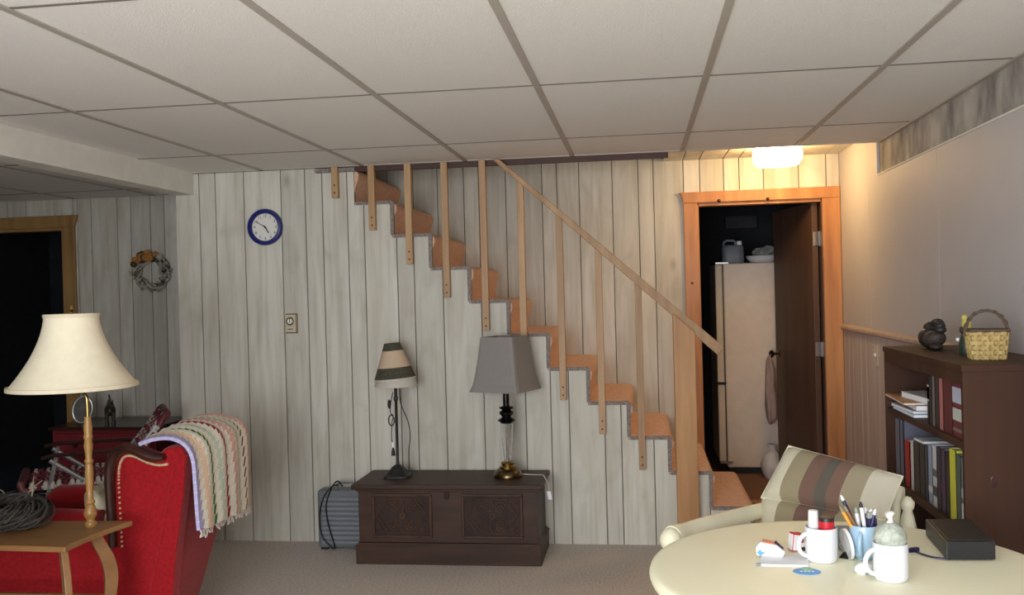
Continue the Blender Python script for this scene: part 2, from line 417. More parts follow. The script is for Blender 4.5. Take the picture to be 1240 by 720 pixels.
# end of the closet facing the recess
struct('wall_closet_end', MB().box(XC, XC + 0.02, D + 0.012, B, 0, H), 'plank', 'whitewashed end of the stair wall facing the recess')

wb = struct('wall_back', MB().box(XC + .02, 0.30, B + 0.01, B + 0.06, 0, 3.0).box(0.30, XR, B + 0.01, B + 0.06, 2.0, 3.0).box(1.20, XR + .02, B + .01, B + .06, 0, 2.0), 'groove', 'whitewashed plank wall behind the stair and around the storeroom doorway')
bx_ = [XC + .02, -2.45, -2.22, -2.05, -1.86, -1.70, -1.52, -1.349, -1.166, -1.063, -0.878, -0.631, -0.531, -0.382, -0.162, 0.01, 0.11, 0.305]
plank_row(wb, bx_, B - 0.002, B + 0.012, 2.98)
plank_row(wb, [0.305, 0.411, 0.565, 0.664, 0.818, 1.041, 1.212, XR], B - 0.002, B + 0.012, 2.98, bot=2.01)
wl = struct('wall_recess', MB().box(-4.04, XC + .02, B + 0.01, B + 0.06, 0, H).box(XL, -4.04, B + .01, B + .06, 2.0, H).box(XL, -4.95, B + .01, B + .06, 0, 2.0), 'groove', 'dim whitewashed plank wall at the back of the left recess')
plank_row(wl, [-4.04, -4.005, -3.899, -3.698, -3.594, -3.445, -3.339, -3.20, -3.05, -2.90, XC + .02], B - 0.002, B + 0.012, H)
plank_row(wl, [-5.05, -4.86, -4.70, -4.554, -4.407, -4.182, -4.04], B - 0.002, B + 0.012, H, bot=2.0)
plank_row(wl, [XL, -5.2, -5.05, -4.95], B - 0.002, B + 0.012, 2.0)
plank_row(wl, [XL, -5.2, -5.05], B - 0.002, B + 0.012, H, bot=2.0)

struct('wall_left', MB().box(XL - .06, XL, YB, B + .06, 0, H), 'plank', 'plank wall on the far left side')

# right wall: concrete behind, panels with a top ledge, wainscot, chair rail
wr = struct('wall_right', MB().box(XR + 0.014, XR + 0.12, YB, B + .06, 0, 3.0), 'concrete', 'bare streaky concrete foundation showing above the pale wall panels')
seams = [B + 0.01, 5.46, 4.24, 3.02, 1.80, 0.58, YB]
for a, b in zip(seams[1:], seams[:-1]):
    top = 2.45 if a > 5.2 else 2.015
    if a < 5.2 and b > 5.2:
        build('wall_panel', MB().box(XR, XR + .0135, a + .002, 5.255, 1.16, 2.015).box(XR, XR + .0135, 5.255, b - .002, 1.16, 2.45), 'wallpanel', wr)
    else:
        build('wall_panel', MB().box(XR, XR + .0135, a + .002, b - .002, 1.16, top), 'wallpanel', wr, bevel=0.001)
build('panel_cap', MB().box(XR - .004, XR + .0135, YB, 5.255, 2.012, 2.020), 'beam', wr)
y = B; i = 0
ws = [0.16, 0.11, 0.21, 0.13, 0.18, 0.10, 0.22, 0.15]
while y > 1.0:
    wd = ws[i % 8]; i += 1
    build('wainscot_board', MB().box(XR, XR + .0135, y - wd + .0025, y - .0025, 0, 1.135), 'wains', wr, bevel=0.001); y -= wd
build('wainscot_board', MB().box(XR, XR + .0135, YB, y - .002, 0, 1.135), 'wains', wr)
build('chair_rail', MB().prism([(XR + .013, 1.130), (XR - .008, 1.133), (XR - .020, 1.145), (XR - .020, 1.158), (XR - .010, 1.170), (XR + .013, 1.172)], 'y', YB, B), 'rail', wr)

# wall behind the camera with the window that lights the room
wk = struct('wall_behind', MB().box(XL, -1.90, YB - .1, YB, 0, H).box(0.30, XR + .1, YB - .1, YB, 0, H).box(-1.90, 0.30, YB - .1, YB, 2.05, H).box(-1.90, 0.30, YB - .1, YB, 0, .60), 'wallpanel', 'plain wall behind the viewer with the wide window')
struct('wall_light_blocker', MB().box(-2.02, -1.92, YB, 0.70, 0, H), 'plank', 'added out-of-view partition that blocks daylight from the left side')  # unseen partition, added to keep some window light off the left side
wn = struct('window_1', MB().box(-1.90, -1.83, YB - .09, YB - .03, .60, 2.05).box(.23, .30, YB - .09, YB - .03, .60, 2.05).box(-1.83, .23, YB - .09, YB - .03, .60, .67).box(-1.83, .23, YB - .09, YB - .03, 1.98, 2.05).box(-.84, -.76, YB - .09, YB - .03, .67, 1.98), 'sunscreen', 'white framed wide window behind the viewer')
build('pane', MB().box(-1.83, -.84, YB - .065, YB - .060, .67, 1.98), 'glass', wn); build('pane', MB().box(-.76, .23, YB - .065, YB - .060, .67, 1.98), 'glass', wn)

# ceiling: slab + tiles + tee bars
ce = struct('ceiling', MB().box(XL, XC, YB, B, H + .02, H + .1).box(XC, XR + .1, YB, D + 0.0, H + .02, H + .1), 'tee', 'suspended ceiling of white lay-in tiles in a painted metal grid')
GX = [-0.354 + .61 * k for k in range(-9, 4)]; GY = [3.3805 + 1.22 * k for k in range(-2, 3)]
xs = [XL] + [g for g in GX if XL < g < XR] + [XR + .013]
ys = [YB] + GY
for i in range(len(xs) - 1):
    for j in range(len(ys)):
        a, b = xs[i], xs[i + 1]; c = ys[j]
        lim = B if b < XC + .02 else D
        d = ys[j + 1] if j + 1 < len(ys) else 99
        d = min(d, lim)
        if c >= d - .03: continue
        if a < XC < b:      # tile cut by the beam
            build('ceiling_tile', MB().box(a + .006, XC, c + .006, min(B, ys[j + 1] if j + 1 < len(ys) else B) - .004, H + .004, H + .018), 'tile', ce)
            a = XC
        build('ceiling_tile', MB().box(a + .006, b - .006, c + .004, d - .004, H + .004, H + .018), 'tile', ce, bevel=0.002)
for g in xs[1:-1]:
    build('grid_bar', MB().box(g - .012, g + .012, 0.2, B if g < XC else D, H - .001, H + .004), 'tee', ce)
for g in GY:
    build('cross_bar', MB().box(XL, XR + .013 if g < D else XC, g - .008, g + .008, H + .0025, H + .0045), 'tee2', ce)
build('edge_angle', MB().box(XR - .008, XR + .014, 0.2, D, H - .003, H + .004), 'tee', ce)
build('edge_angle', MB().box(XC + .12, XR, D - .022, D, H - .001, H + .004), 'tee', ce)
build('edge_angle', MB().box(XL, XC, B - .022, B, H - .001, H + .004), 'tee', ce)
struct('trim_1', MB().box(XC, XC + .12, YB, D + .02, 2.062, H + .02), 'beam', 'boxed white beam dropped below the tile ceiling', bevel=.003)

# upper stairwell (closed box) and the low plank ceiling over the stair foot
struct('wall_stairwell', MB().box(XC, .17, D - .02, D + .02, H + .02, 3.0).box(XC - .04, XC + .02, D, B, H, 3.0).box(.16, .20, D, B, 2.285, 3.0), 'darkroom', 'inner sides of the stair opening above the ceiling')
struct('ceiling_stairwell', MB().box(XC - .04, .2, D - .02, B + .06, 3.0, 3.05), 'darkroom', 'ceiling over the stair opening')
so = struct('ceiling_soffit', MB().box(.18, XR + .04, D - .02, B + .06, 2.285, 2.32).box(.18, XR + .04, D - .01, D + .02, H + .012, 2.285), 'groove', 'low plank ceiling over the foot of the stair')
sx = [.178, .305, .411, .565, .664, .818, .93, 1.041, 1.212, XR]
for a, b in zip(sx[:-1], sx[1:]):
    build('soffit_board', MB().box(a + .003, b - .003, D + .02, B - .002, 2.268, 2.29), 'plank', so, bevel=.0015)
struct('trim_2', MB().box(-1.62, .178, D + .002, D + .03, 2.158, H + .02), 'brownstrip', 'dark brown board edging the ceiling at the stair opening')
struct('trim_3', MB().box(-1.86, -1.62, D - .012, D + .03, 2.160, 2.182), 'carpet_edge', 'grey carpet edge of the top landing')

# storeroom behind the doorway
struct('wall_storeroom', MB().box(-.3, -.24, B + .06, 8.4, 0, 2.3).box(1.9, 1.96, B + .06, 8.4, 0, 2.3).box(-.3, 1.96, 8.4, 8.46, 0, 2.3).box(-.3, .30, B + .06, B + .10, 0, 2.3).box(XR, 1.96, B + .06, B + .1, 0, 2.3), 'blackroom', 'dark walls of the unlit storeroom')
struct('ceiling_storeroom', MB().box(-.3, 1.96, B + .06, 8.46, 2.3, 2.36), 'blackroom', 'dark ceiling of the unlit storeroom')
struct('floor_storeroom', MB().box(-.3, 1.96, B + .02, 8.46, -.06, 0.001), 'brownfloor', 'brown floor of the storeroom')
struct('floor_threshold', MB().box(.39, 1.165, B - .03, B + .08, -.01, .015), 'trimwood', 'orange wooden threshold in the storeroom doorway')
# dark room behind the left doorway
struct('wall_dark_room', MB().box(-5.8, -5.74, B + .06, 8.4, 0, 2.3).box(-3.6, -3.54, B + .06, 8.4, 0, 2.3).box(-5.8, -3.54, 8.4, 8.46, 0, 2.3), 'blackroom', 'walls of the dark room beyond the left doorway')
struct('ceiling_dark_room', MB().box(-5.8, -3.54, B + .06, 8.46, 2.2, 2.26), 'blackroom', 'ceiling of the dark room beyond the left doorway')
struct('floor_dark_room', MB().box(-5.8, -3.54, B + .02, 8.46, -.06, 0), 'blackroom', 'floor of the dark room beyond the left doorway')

# ------------------------------------------------------------------ doorways
d1 = tag(bpy.data.objects.new('door_1', None), 'orange pine door casing around the storeroom doorway'); COL.objects.link(d1); d1['kind'] = 'structure'
build('side_casing', MB().box(.300, .392, B - .022, B + .01, 0, 1.985), 'trimwood', d1, bevel=.003)
build('side_casing', MB().box(1.180, 1.292, B - .022, B + .01, 0, 1.985), 'trimwood', d1, bevel=.003)
build('head_casing', MB().prism([(.272, 2.055), (.285, 2.04), (.300, 1.985), (1.292, 1.985), (1.293, 2.058)], 'y', B - .026, B + .01), 'trimwood', d1, bevel=.003)
build('jamb', MB().box(.380, .400, B, B + .1, 0, 1.985), 'trimwood', d1); build('jamb', MB().box(1.175, 1.195, B, B + .1, 0, 1.985), 'darkdoor', d1)
build('jamb', MB().box(.380, 1.195, B, B + .1, 1.965, 1.99), 'trimwood', d1)
for x in (.53, .84):
    build('hook', MB().lathe([(.010, 0), (.012, .006), (.004, .012), (.005, .022), (0, .024)], (0, 0, 0), 10).xf(Matrix.Translation((x, B - .024, 1.992)) @ Matrix.Rotation(PI / 2, 4, 'X')), 'antique', d1)
build('knot', MB().lathe([(.010, 0), (.008, .002), (0, .0025)], (0, 0, 0), 10).xf(Matrix.Translation((.345, B - .021, 1.46)) @ Matrix.Rotation(PI / 2, 4, 'X')), 'brownstrip', d1)
# door leaf swung into the storeroom
hx, hy = 1.163, B + .055; ang = math.atan2(1.02 - hx, 6.98 - hy)
dl = thing('storeroom_door', 'dark brown flush door standing open into the storeroom', 'door', (hx, hy, 0.008), -ang)
build('leaf', MB().box(-.038, 0, 0, .745, 0, 1.955), 'darkdoor', dl, bevel=.002)
for z in (1.72, 1.0, .25):
    h = build('hinge', MB().box(-.036, .010, -.006, .001, z - .045, z + .045), 'chrome', dl); build('hinge_pin', MB().lathe([(.006, z - .05), (.006, z + .05)], (.008, -.008, 0), 10), 'chrome', h)
kb = build('knob', MB().lathe([(.028, 0), (.028, .004), (.010, .008), (.010, .035), (.026, .045), (.028, .058), (.018, .068), (0, .070)], (0, 0, 0), 16).xf(Matrix.Translation((-.038, .69, .925)) @ Matrix.Rotation(-PI / 2, 4, 'Y')), 'antique', dl, smooth=True)

d2 = tag(bpy.data.objects.new('door_2', None), 'honey oak casing around the black left doorway'); COL.objects.link(d2); d2['kind'] = 'structure'
build('side_casing', MB().box(-4.121, -4.022, B - .022, B + .01, 0, 1.985), 'oak', d2, bevel=.004)
build('side_casing', MB().box(-5.03, -4.93, B - .022, B + .01, 0, 1.985), 'oak', d2, bevel=.004)
build('head_casing', MB().prism([(-5.06, 2.07), (-5.03, 1.985), (-4.022, 1.985), (-3.995, 2.07)], 'y', B - .028, B + .01), 'oak', d2, bevel=.004)
build('jamb', MB().box(-4.135, -4.115, B, B + .1, 0, 1.985), 'oak', d2); build('jamb', MB().box(-4.95, -4.135, B, B + .1, 1.965, 1.99), 'oak', d2)

# ------------------------------------------------------------------ staircase
st = thing('staircase', 'straight stair with orange carpeted steps climbing along the plank wall', 'staircase', (0, 5.7, 0))
for k in range(1, 12):
    x1, x0 = xr(k), xr(k) - RUN - .01; z1 = RISE * k + .022; z0 = RISE * (k - 1) + (.02 if k > 1 else 0)
    prof = [(x1 - .002, z0), (x1, z1 - .135), (x1 + .008, z1 - .10), (x1 + .020, z1 - .072), (x1 + .026, z1 - .050), (x1 + .025, z1 - .034), (x1 + .018, z1 - .018), (x1 + .006, z1 - .007), (x1 - .012, z1 - .001), (x1 - .05, z1),
            (x0, z1), (x0, z1 - .03), (x1 - .035, z1 - .03), (x1 - .035, z0)]
    s_ = build('step', MB().prism(prof, 'y', D + .013 - 5.7, B - .003 - 5.7), 'stair_carpet', st, smooth=True)
    e = [(x1 + .012, z0 - .002), (x1 + .014, z1 - .03), (x1 + .018, z1 - .014), (x1 + .002, z1 - .001), (x0 + .02, z1 - .001), (x0 + .02, z1 - .020), (x1 - .008, z1 - .020), (x1 - .008, z0 - .002)]
    if k < 11: build('carpet_edge', MB().prism(e, 'y', D - .006 - 5.7, D + .016 - 5.7), 'carpet_edge', s_)

# railing
rl = thing('stair_railing', 'open pine stair railing with square balusters and a newel post', 'railing', (0.24, D - .05, 0))
def bal(xc, zb, zt, w_=.0188, slope=True):
    mb = MB().prism([(xc - w_ - .24, zb), (xc + w_ - .24, zb), (xc + w_ - .24, zt - (.036 if slope else 0)), (xc - w_ - .24, zt)], 'y', .008, .044)
    o = build('baluster', mb, 'pine', rl, bevel=.002)
    for dz in (.028, .072):
        build('screw', MB().lathe([(.0055, 0), (.005, .002), (0, .0025)], (0, 0, 0), 8).xf(Matrix.Translation((xc - .24, .0085, zb + dz)) @ Matrix.Rotation(PI / 2, 4, 'X')), 'black', o)
def railz(x): return 2.180 + (x + .79) * (1.066 - 2.180) / (.415 + .79)   # underside centre line
for xc, zb in ((-1.733, 2.007), (-1.515, 1.812), (-1.300, 1.609), (-1.087, 1.412), (-.866, 1.218)):
    bal(xc, zb, H - .004, slope=False)
for xc, zb in ((-.652, 1.02), (-.437, .821), (-.223, .629), (-.007, .429)):
    bal(xc, zb, railz(xc) + .03)
build('newel_post', MB().prism([(.178 - .24, 0), (.295 - .24, 0), (.295 - .24, railz(.295) + .01), (.178 - .24, railz(.178) + .01)], 'y', -.035, .052), 'newel', rl, bevel=.003)
sl = (1.066 - 2.180) / 1.205; dv = Vector((1, 0, sl)).normalized(); nv = Vector((-dv.z, 0, dv.x))
a = Vector((-.80, 0, railz(-.80))); b_ = Vector((.418, 0, railz(.418)))
mb = MB(); pol = [a + nv * -.004, b_ + nv * -.004, b_ + nv * .052, a + nv * .052 + Vector((0, 0, 0))]
pol = [(p.x - .24, min(p.z, H - .003)) for p in pol]
build('handrail', mb.prism(pol, 'y', -.012, .035), 'pine', rl, bevel=.004)

# ceiling lamp over the stair foot
lf = thing('ceiling_lamp', 'lit warm rounded glass ceiling lamp above the storeroom doorway', 'lamp', (.84, 5.72, 2.268))
build('mounting_plate', MB().lathe([(.10, 0), (.10, -.012)], (0, 0, 0), 32, sq=4, sx=1.3), 'brass', lf)
build('glass_shade', MB().lathe([(.095, -.010), (.103, -.022), (.106, -.06), (.103, -.095), (.088, -.118), (.05, -.126), (0, -.127)], (0, 0, 0), 40, sq=4.5, sx=1.32), 'fixture', lf, smooth=True)

# ------------------------------------------------------------------ wall things
def wallrot(loc): return Matrix.Translation(loc) @ Matrix.Rotation(PI / 2, 4, 'X')
ck = thing('wall_clock', 'round wall clock with a navy blue rim on the plank wall', 'clock', (-2.172, D, 1.854))
R = Matrix.Rotation(PI / 2, 4, 'X')
build('rim', MB().lathe([(.080, .004), (.107, .004), (.108, .020), (.102, .032), (.090, .034), (.082, .026), (.080, .012), (.080, .004)], (0, 0, 0), 48).xf(R), 'navy', ck, smooth=True)
fc = build('face', MB().lathe([(.082, .002), (.082, .012), (0, .0121)], (0, 0, 0), 40).xf(R), 'clockface', ck)
for n in range(1, 13):
    cu = bpy.data.curves.new('numeral', 'FONT'); cu.body = str(n); cu.size = .022; cu.align_x = 'CENTER'; cu.align_y = 'CENTER'; cu.extrude = .0005
    cu.materials.append(M['ink']); tmp = bpy.data.objects.new('numeral_source', cu); COL.objects.link(tmp); bpy.context.view_layer.update()
    me_ = bpy.data.meshes.new_from_object(tmp.evaluated_get(bpy.context.evaluated_depsgraph_get())); bpy.data.objects.remove(tmp)
    o = bpy.data.objects.new('numeral', me_); COL.objects.link(o); o.parent = ck
    an = PI / 2 - n * PI / 6; o.location = (math.cos(an) * .066, -.0128, math.sin(an) * .066); o.rotation_euler = (PI / 2, 0, 0)
def hand(name, ang_, L_, w_):
    d_ = Vector((math.sin(ang_), 0, math.cos(ang_))); n_ = Vector((d_.z, 0, -d_.x))
    build(name, MB().obox(d_ * (L_ / 2 - .006) + Vector((0, -.0155, 0)), d_ * (L_ / 2 + .006), n_ * w_, Vector((0, .0008, 0))), 'ink', ck)
hand('hour_hand', math.radians(147), .042, .0028); hand('minute_hand', math.radians(302), .060, .0020)
build('centre_cap', MB().lathe([(.005, .012), (.005, .018), (0, .019)], (0, 0, 0), 12).xf(R), 'ink', ck)

th = thing('thermostat', 'small beige wall thermostat with a dial on the plank wall', 'thermostat', (-2.028, D, 1.284))
build('plate', MB().box(-.037, .037, -.008, 0, -.058, .058), 'thermo_rim', th, bevel=.003)
build('cover', MB().box(-.031, .031, -.030, -.006, -.052, .052), 'plate', th, bevel=.005)
dd = build('dial', MB().lathe([(.025, .029), (.025, .034), (.019, .036), (0, .036)], (0, 0, 0), 24).xf(Matrix.Translation((0, 0, .014)) @ R), 'thermo_rim', th)
build('dial_face', MB().lathe([(.015, .036), (.015, .0375), (0, .0376)], (0, 0, 0), 20).xf(Matrix.Translation((0, 0, .014)) @ R), 'clockface', dd)
build('pointer', MB().box(-.002, .002, -.039, -.037, .006, .030), 'ink', dd)
build('name_strip', MB().box(-.016, .016, -.0315, -.029, -.036, -.030), 'thermo_rim', th)

sw = thing('switch_plate', 'pale light switch plate on the wainscot beside the doorway', 'light switch', (XR, 5.35, 1.03))
build('plate', MB().box(-.006, 0, -.036, .036, -.058, .058), 'plate', sw, bevel=.003); build('toggle', MB().box(-.016, -.005, -.005, .005, -.006, .012), 'white', sw)

# grapevine wreath
gw = thing('vine_wreath', 'grapevine wreath with orange dried flowers hanging on the recess wall', 'wreath', (-3.425, B - .004, 1.638))
for n in range(16):
    ph = random.uniform(0, 6); fr = random.choice([3, 4, 5]); am = random.uniform(.008, .026); ro = .106 + random.uniform(-.014, .014); pts = []
    for i in range(40):
        t = 2 * PI * i / 40
        pts.append(((ro + am * math.cos(fr * t + ph)) * math.cos(t), -.040 + am * math.sin(fr * t + ph), (ro + am * math.cos(fr * t + ph)) * math.sin(t)))
    build('vine', MB().tube(pts, random.uniform(.004, .008), 5, closed=True), 'grape' if n % 2 else 'moss', gw)
for n in range(22):
    an = math.radians(random.uniform(60, 150)); rr = .112 + random.uniform(-.02, .03); c = Vector((rr * math.cos(an) - .01, -.062 + random.uniform(-.02, .02), rr * math.sin(an)))
    mb = MB()
    for k in range(6):
        q = Matrix.Rotation(k * PI / 3 + n, 4, 'Y') @ Vector((.014, -.004, 0)); mb.ell(c + q, .013, .005, .009, 8, 5)
    build('flower', mb, 'orangeflower' if n < 15 else 'darkleaf', gw)
for n in range(90):
    an = math.radians(random.choice([random.uniform(-60, 60), random.uniform(0, 360)])); rr = .115 + random.uniform(-.025, .03); c = Vector((rr * math.cos(an), -.060, rr * math.sin(an)))
    d_ = Vector((random.uniform(-1, 1), -.4, random.uniform(-1, 1))).normalized() * random.uniform(.018, .034); n_ = d_.cross(Vector((0, 1, 0))).normalized() * .009
    build('leaf', MB().add([c - d_, c + n_, c + d_, c - n_], [(0, 1, 2, 3)]), 'darkleaf' if (abs(an) < .9 and n % 2) else 'moss', gw, solid=.002)
# ------------------------------------------------------------------ carved chest
CX0, CX1, CY0, CY1 = -1.540, -.540, 4.785, 5.185
ch = thing('blanket_chest', 'dark wooden blanket chest with two carved front panels', 'chest', ((CX0 + CX1) / 2, (CY0 + CY1) / 2, 0))
hw, hd = (CX1 - CX0) / 2, (CY1 - CY0) / 2
build('body', MB().box(-hw + .016, hw - .016, -hd + .016, hd - .004, .02, .40), 'chest', ch, bevel=.002)
build('plinth', MB().box(-hw, hw, -hd, hd, 0, .096), 'chest', ch, bevel=.003)
build('plinth_moulding', MB().prism([(-hw - .006, .096), (-hw + .018, .116), (hw - .018, .116), (hw + .006, .096)], 'y', -hd - .004, hd), 'chest', ch, bevel=.002)
lid = build('lid', MB().box(-hw - .014, hw + .014, -hd - .016, hd, .402, .428), 'chest', ch, bevel=.006)
build('lid_moulding', MB().box(-hw + .004, hw - .004, -hd + .006, hd - .004, .388, .403), 'chest', ch, bevel=.003)
lk = build('lock_plate', MB().prism([(-.016, .388), (-.016, .355), (0, .340), (.016, .355), (.016, .388)], 'y', -hd + .008, -hd + .016), 'carve', ch, bevel=.002)
build('keyhole', MB().lathe([(.003, 0), (0, .002)], (0, 0, 0), 8).xf(Matrix.Translation((0, -hd + .008, .365)) @ R), 'black', lk)
yf = -hd + .016
for cx_ in (-.243, .243):
    zc = .258; PW, PH = .148, .104
    pa = build('carved_panel', MB().box(cx_ - PW, cx_ + PW, yf - .004, yf + .001, zc - PH, zc + PH), 'carve', ch)
    for (a, b, c, d) in ((-PW - .016, PW + .016, zc - PH - .014, zc - PH), (-PW - .016, PW + .016, zc + PH, zc + PH + .014), (-PW - .016, -PW, zc - PH, zc + PH), (PW, PW + .016, zc - PH, zc + PH)):
        build('panel_frame', MB().box(cx_ + a, cx_ + b, yf - .013, yf + .001, c, d), 'chestv', pa, bevel=.004)
    L_ = lambda pts, r: build('carving', MB().tube([(cx_ + p[0] * 1.08, yf - .006, zc + p[1] * 1.15) for p in pts], r, 6), 'chestv', pa)
    for sg in (-1, 1):
        L_([(sg * .072, .078), (sg * .078, .060), (sg * .092, .050), (sg * .128, 0), (sg * .092, -.050), (sg * .078, -.060), (sg * .072, -.078)], .0048)
        L_([(0, sg * .075), (sg * .01, sg * .05), (0, 0)], .004)
    L_([(-.072, .078), (.072, .078)], .004); L_([(-.072, -.078), (.072, -.078)], .004)
    for sa in (-1, 1):
        for sb in (-1, 1):
            sp = [(sa * .042 + .030 * (1 - i / 22) * math.cos(i * .6) * sa, sb * .040 + .030 * (1 - i / 22) * math.sin(i * .6) * sb) for i in range(20)]
            L_(sp, .0042)
            L_([(sa * .118, sb * .075), (sa * .100, sb * .072), (sa * .112, sb * .052), (sa * .122, sb * .060)], .004)
    for k in range(8):
        an = k * PI / 4; build('petal', MB().ell((cx_ + .013 * math.cos(an), yf - .007, zc + .013 * math.sin(an)), .008, .004, .008, 8, 5), 'chestv', pa)

# lamp A: slim black lamp with banded shade
CT = .428
la = thing('small_lamp', 'slim black lamp with a banded conical shade on the chest', 'lamp', (-1.352, 4.99, CT))
build('base', MB().lathe([(.072, 0), (.072, .012), (.058, .020), (.046, .034), (.030, .056), (.014, .066)], (0, 0, 0), 24, sq=5), 'black', la, bevel=.002)
build('pole', MB().lathe([(.011, .06), (.0085, .09), (.008, .42), (.012, .425), (.013, .44), (.009, .445), (.009, .56)], (0, 0, 0), 14), 'black', la, smooth=True)
def zz(y_): return PY(480, y_, 4.99).z - CT
zp = zz(440); tl = Matrix.Translation((-.006, 0, zp)) @ Matrix.Rotation(math.radians(-4), 4, 'Y') @ Matrix.Translation((0, 0, -zp))
sh = [(zz(415), .044), (zz(424), .058), (zz(444), .092), (zz(457), .114)]
for nm, i, mt in (('top_band', 0, 'shade_dark'), ('shade', 1, 'shade_mid'), ('lower_band', 2, 'shade_dark')):
    (za, ra), (zb, rb) = sh[i], sh[i + 1]
    o = build(nm, MB().lathe([(rb, zb), (ra, za), (ra - .003, za), (rb - .003, zb), (rb, zb)], (0, 0, 0), 32).xf(tl), mt, la, smooth=True)
build('lower_rim', MB().lathe([(.113, zz(460)), (.116, zz(457)), (.113, zz(457)), (.110, zz(460)), (.113, zz(460))], (0, 0, 0), 32).xf(tl), 'shade_white', la)
build('inner_shade', MB().lathe([(.121, zz(467)), (.104, zz(457)), (.090, zz(455)), (.090, zz(454)), (.101, zz(456)), (.117, zz(467)), (.121, zz(467))], (.004, 0, 0), 32), 'shade_white', la, smooth=True)
build('cord', MB().tube(bez([(.016, .01, .50), (.020, .03, .40), (.058, .03, .30), (.070, .02, .22), (.058, .03, .14), (.055, .03, .02), (.04, .04, .005)]), .003, 6), 'black', la)
sw_ = build('switch_cord', MB().tube(bez([(-.012, -.012, .47), (-.022, -.016, .43), (-.030, -.016, .36), (-.014, -.016, .34), (-.022, -.018, .30), (-.026, -.016, .22), (-.018, -.016, .17)]), .0028, 6), 'black', la)
build('switch', MB().ell((-.034, -.018, .405), .010, .010, .026, 10, 8), 'black', sw_)
build('loop', MB().tube([(-.024 + .016 * math.cos(t * PI / 6), -.018, .315 + .03 * math.sin(t * PI / 6)) for t in range(12)], .004, 6, closed=True), 'black', sw_)
build('plug', MB().lathe([(.012, .120), (.010, .145), (.004, .165)], (-.018, -.018, 0), 10), 'black', sw_)
build('plug_tag', MB().box(-.023, -.013, -.022, -.021, .165, .195), 'white', sw_)

# lamp B: glass and metal with square bell shade
lb = thing('glass_column_lamp', 'glass column lamp with a grey linen square bell shade on the chest', 'lamp', (-.735, 4.99, CT))
def zb_(y_): return PY(613, y_, 4.99).z - CT
build('base', MB().lathe([(.078, 0), (.080, .008), (.072, .030), (.054, .044), (.046, .048)], (0, 0, 0), 32), 'antique', lb, smooth=True)
build('base_collar', MB().lathe([(.044, .046), (.045, .058), (.034, .064), (.034, .072), (.038, .078), (.030, .084)], (0, 0, 0), 28), 'brass', lb, smooth=True)
build('glass_column', MB().lathe([(.017, .082), (.020, .10), (.030, .19), (.037, zb_(512)), (.034, zb_(512)), (.027, .19), (.017, .10), (.014, .083), (.017, .082)], (0, 0, 0), 24), 'glass', lb, smooth=True)
build('inner_rod', MB().lathe([(.006, .084), (.006, zb_(512) - .002)], (0, 0, 0), 12), 'chrome', lb)
t0 = zb_(512)
build('turned_body', MB().lathe([(.030, t0), (.046, t0 + .012), (.050, t0 + .018), (.030, t0 + .030), (.024, t0 + .036), (.038, t0 + .050), (.040, t0 + .062), (.022, t0 + .072), (.040, t0 + .082), (.036, t0 + .090), (.018, t0 + .094)], (0, 0, 0), 28), 'gunmetal', lb, smooth=True)
build('neck', MB().lathe([(.018, t0 + .092), (.017, zb_(468))], (0, 0, 0), 20), 'gunmetal', lb, smooth=True)
pr = []
for i in range(9):
    t = i / 8; z = zb_(472) + (zb_(407) - zb_(472)) * t; pr.append((.152 - .052 * t ** .62, z))
build('shade', MB().lathe(pr + [(pr[-1][0] - .004, pr[-1][1])] + [(r_ - .004, z) for r_, z in pr[::-1]] + [pr[0]], (0, 0, 0), 64, sq=16, rot=math.radians(-20)), 'linen', lb)
build('harp', MB().tube([(.045 * math.sin(t * PI / 10), 0, zb_(468) + .19 * (1 - math.cos(t * PI / 10)) / 2) for t in range(21)], .003, 6), 'brass', lb)
o = build('cord', MB().tube(bez([(.06, .03, .01), (.14, .03, .005), (.19, -.01, .012), (.206, -.04, .003), (.225, -.06, -.03), (.230, -.07, -.06)]), .0025, 6), 'white_cord', lb)
build('tag', MB().obox((.232, -.073, -.085), (.010, 0, 0), (0, .002, 0), (-.004, 0, .022)), 'paper', o)

# portable heater
ht = thing('portable_heater', 'blue grey ribbed portable heater standing beside the chest', 'heater', (-1.70, 5.09, 0))
build('body', MB().box(-.145, .145, -.045, .055, .01, .338), 'heater', ht, bevel=.016)
for k in range(10):
    z = .036 + k * .0272
    build('louvre', MB().box(-.118, .12, -.056, -.040, z, z + .019), 'heater_d', ht, bevel=.004)
for x in (-.11, .11): build('foot', MB().box(x - .02, x + .02, -.04, .05, 0, .014), 'blackplastic', ht)
build('handle', MB().tube([(-.04, 0, .330), (-.04, 0, .362), (-.02, 0, .372), (.06, 0, .372), (.08, 0, .362), (.08, 0, .330)], .007, 8), 'heater', ht)
build('cord', MB().tube(bez([(-.03, .0, .36), (-.06, -.03, .355), (-.10, -.055, .30), (-.125, -.062, .20), (-.115, -.062, .09), (-.07, -.062, .03), (-.04, -.065, .02), (-.065, -.062, .11), (-.08, -.062, .18), (-.085, -.060, .26), (-.06, -.045, .345), (-.03, -.02, .385), (-.005, 0, .352)], 70), .0045, 6), 'black', ht)

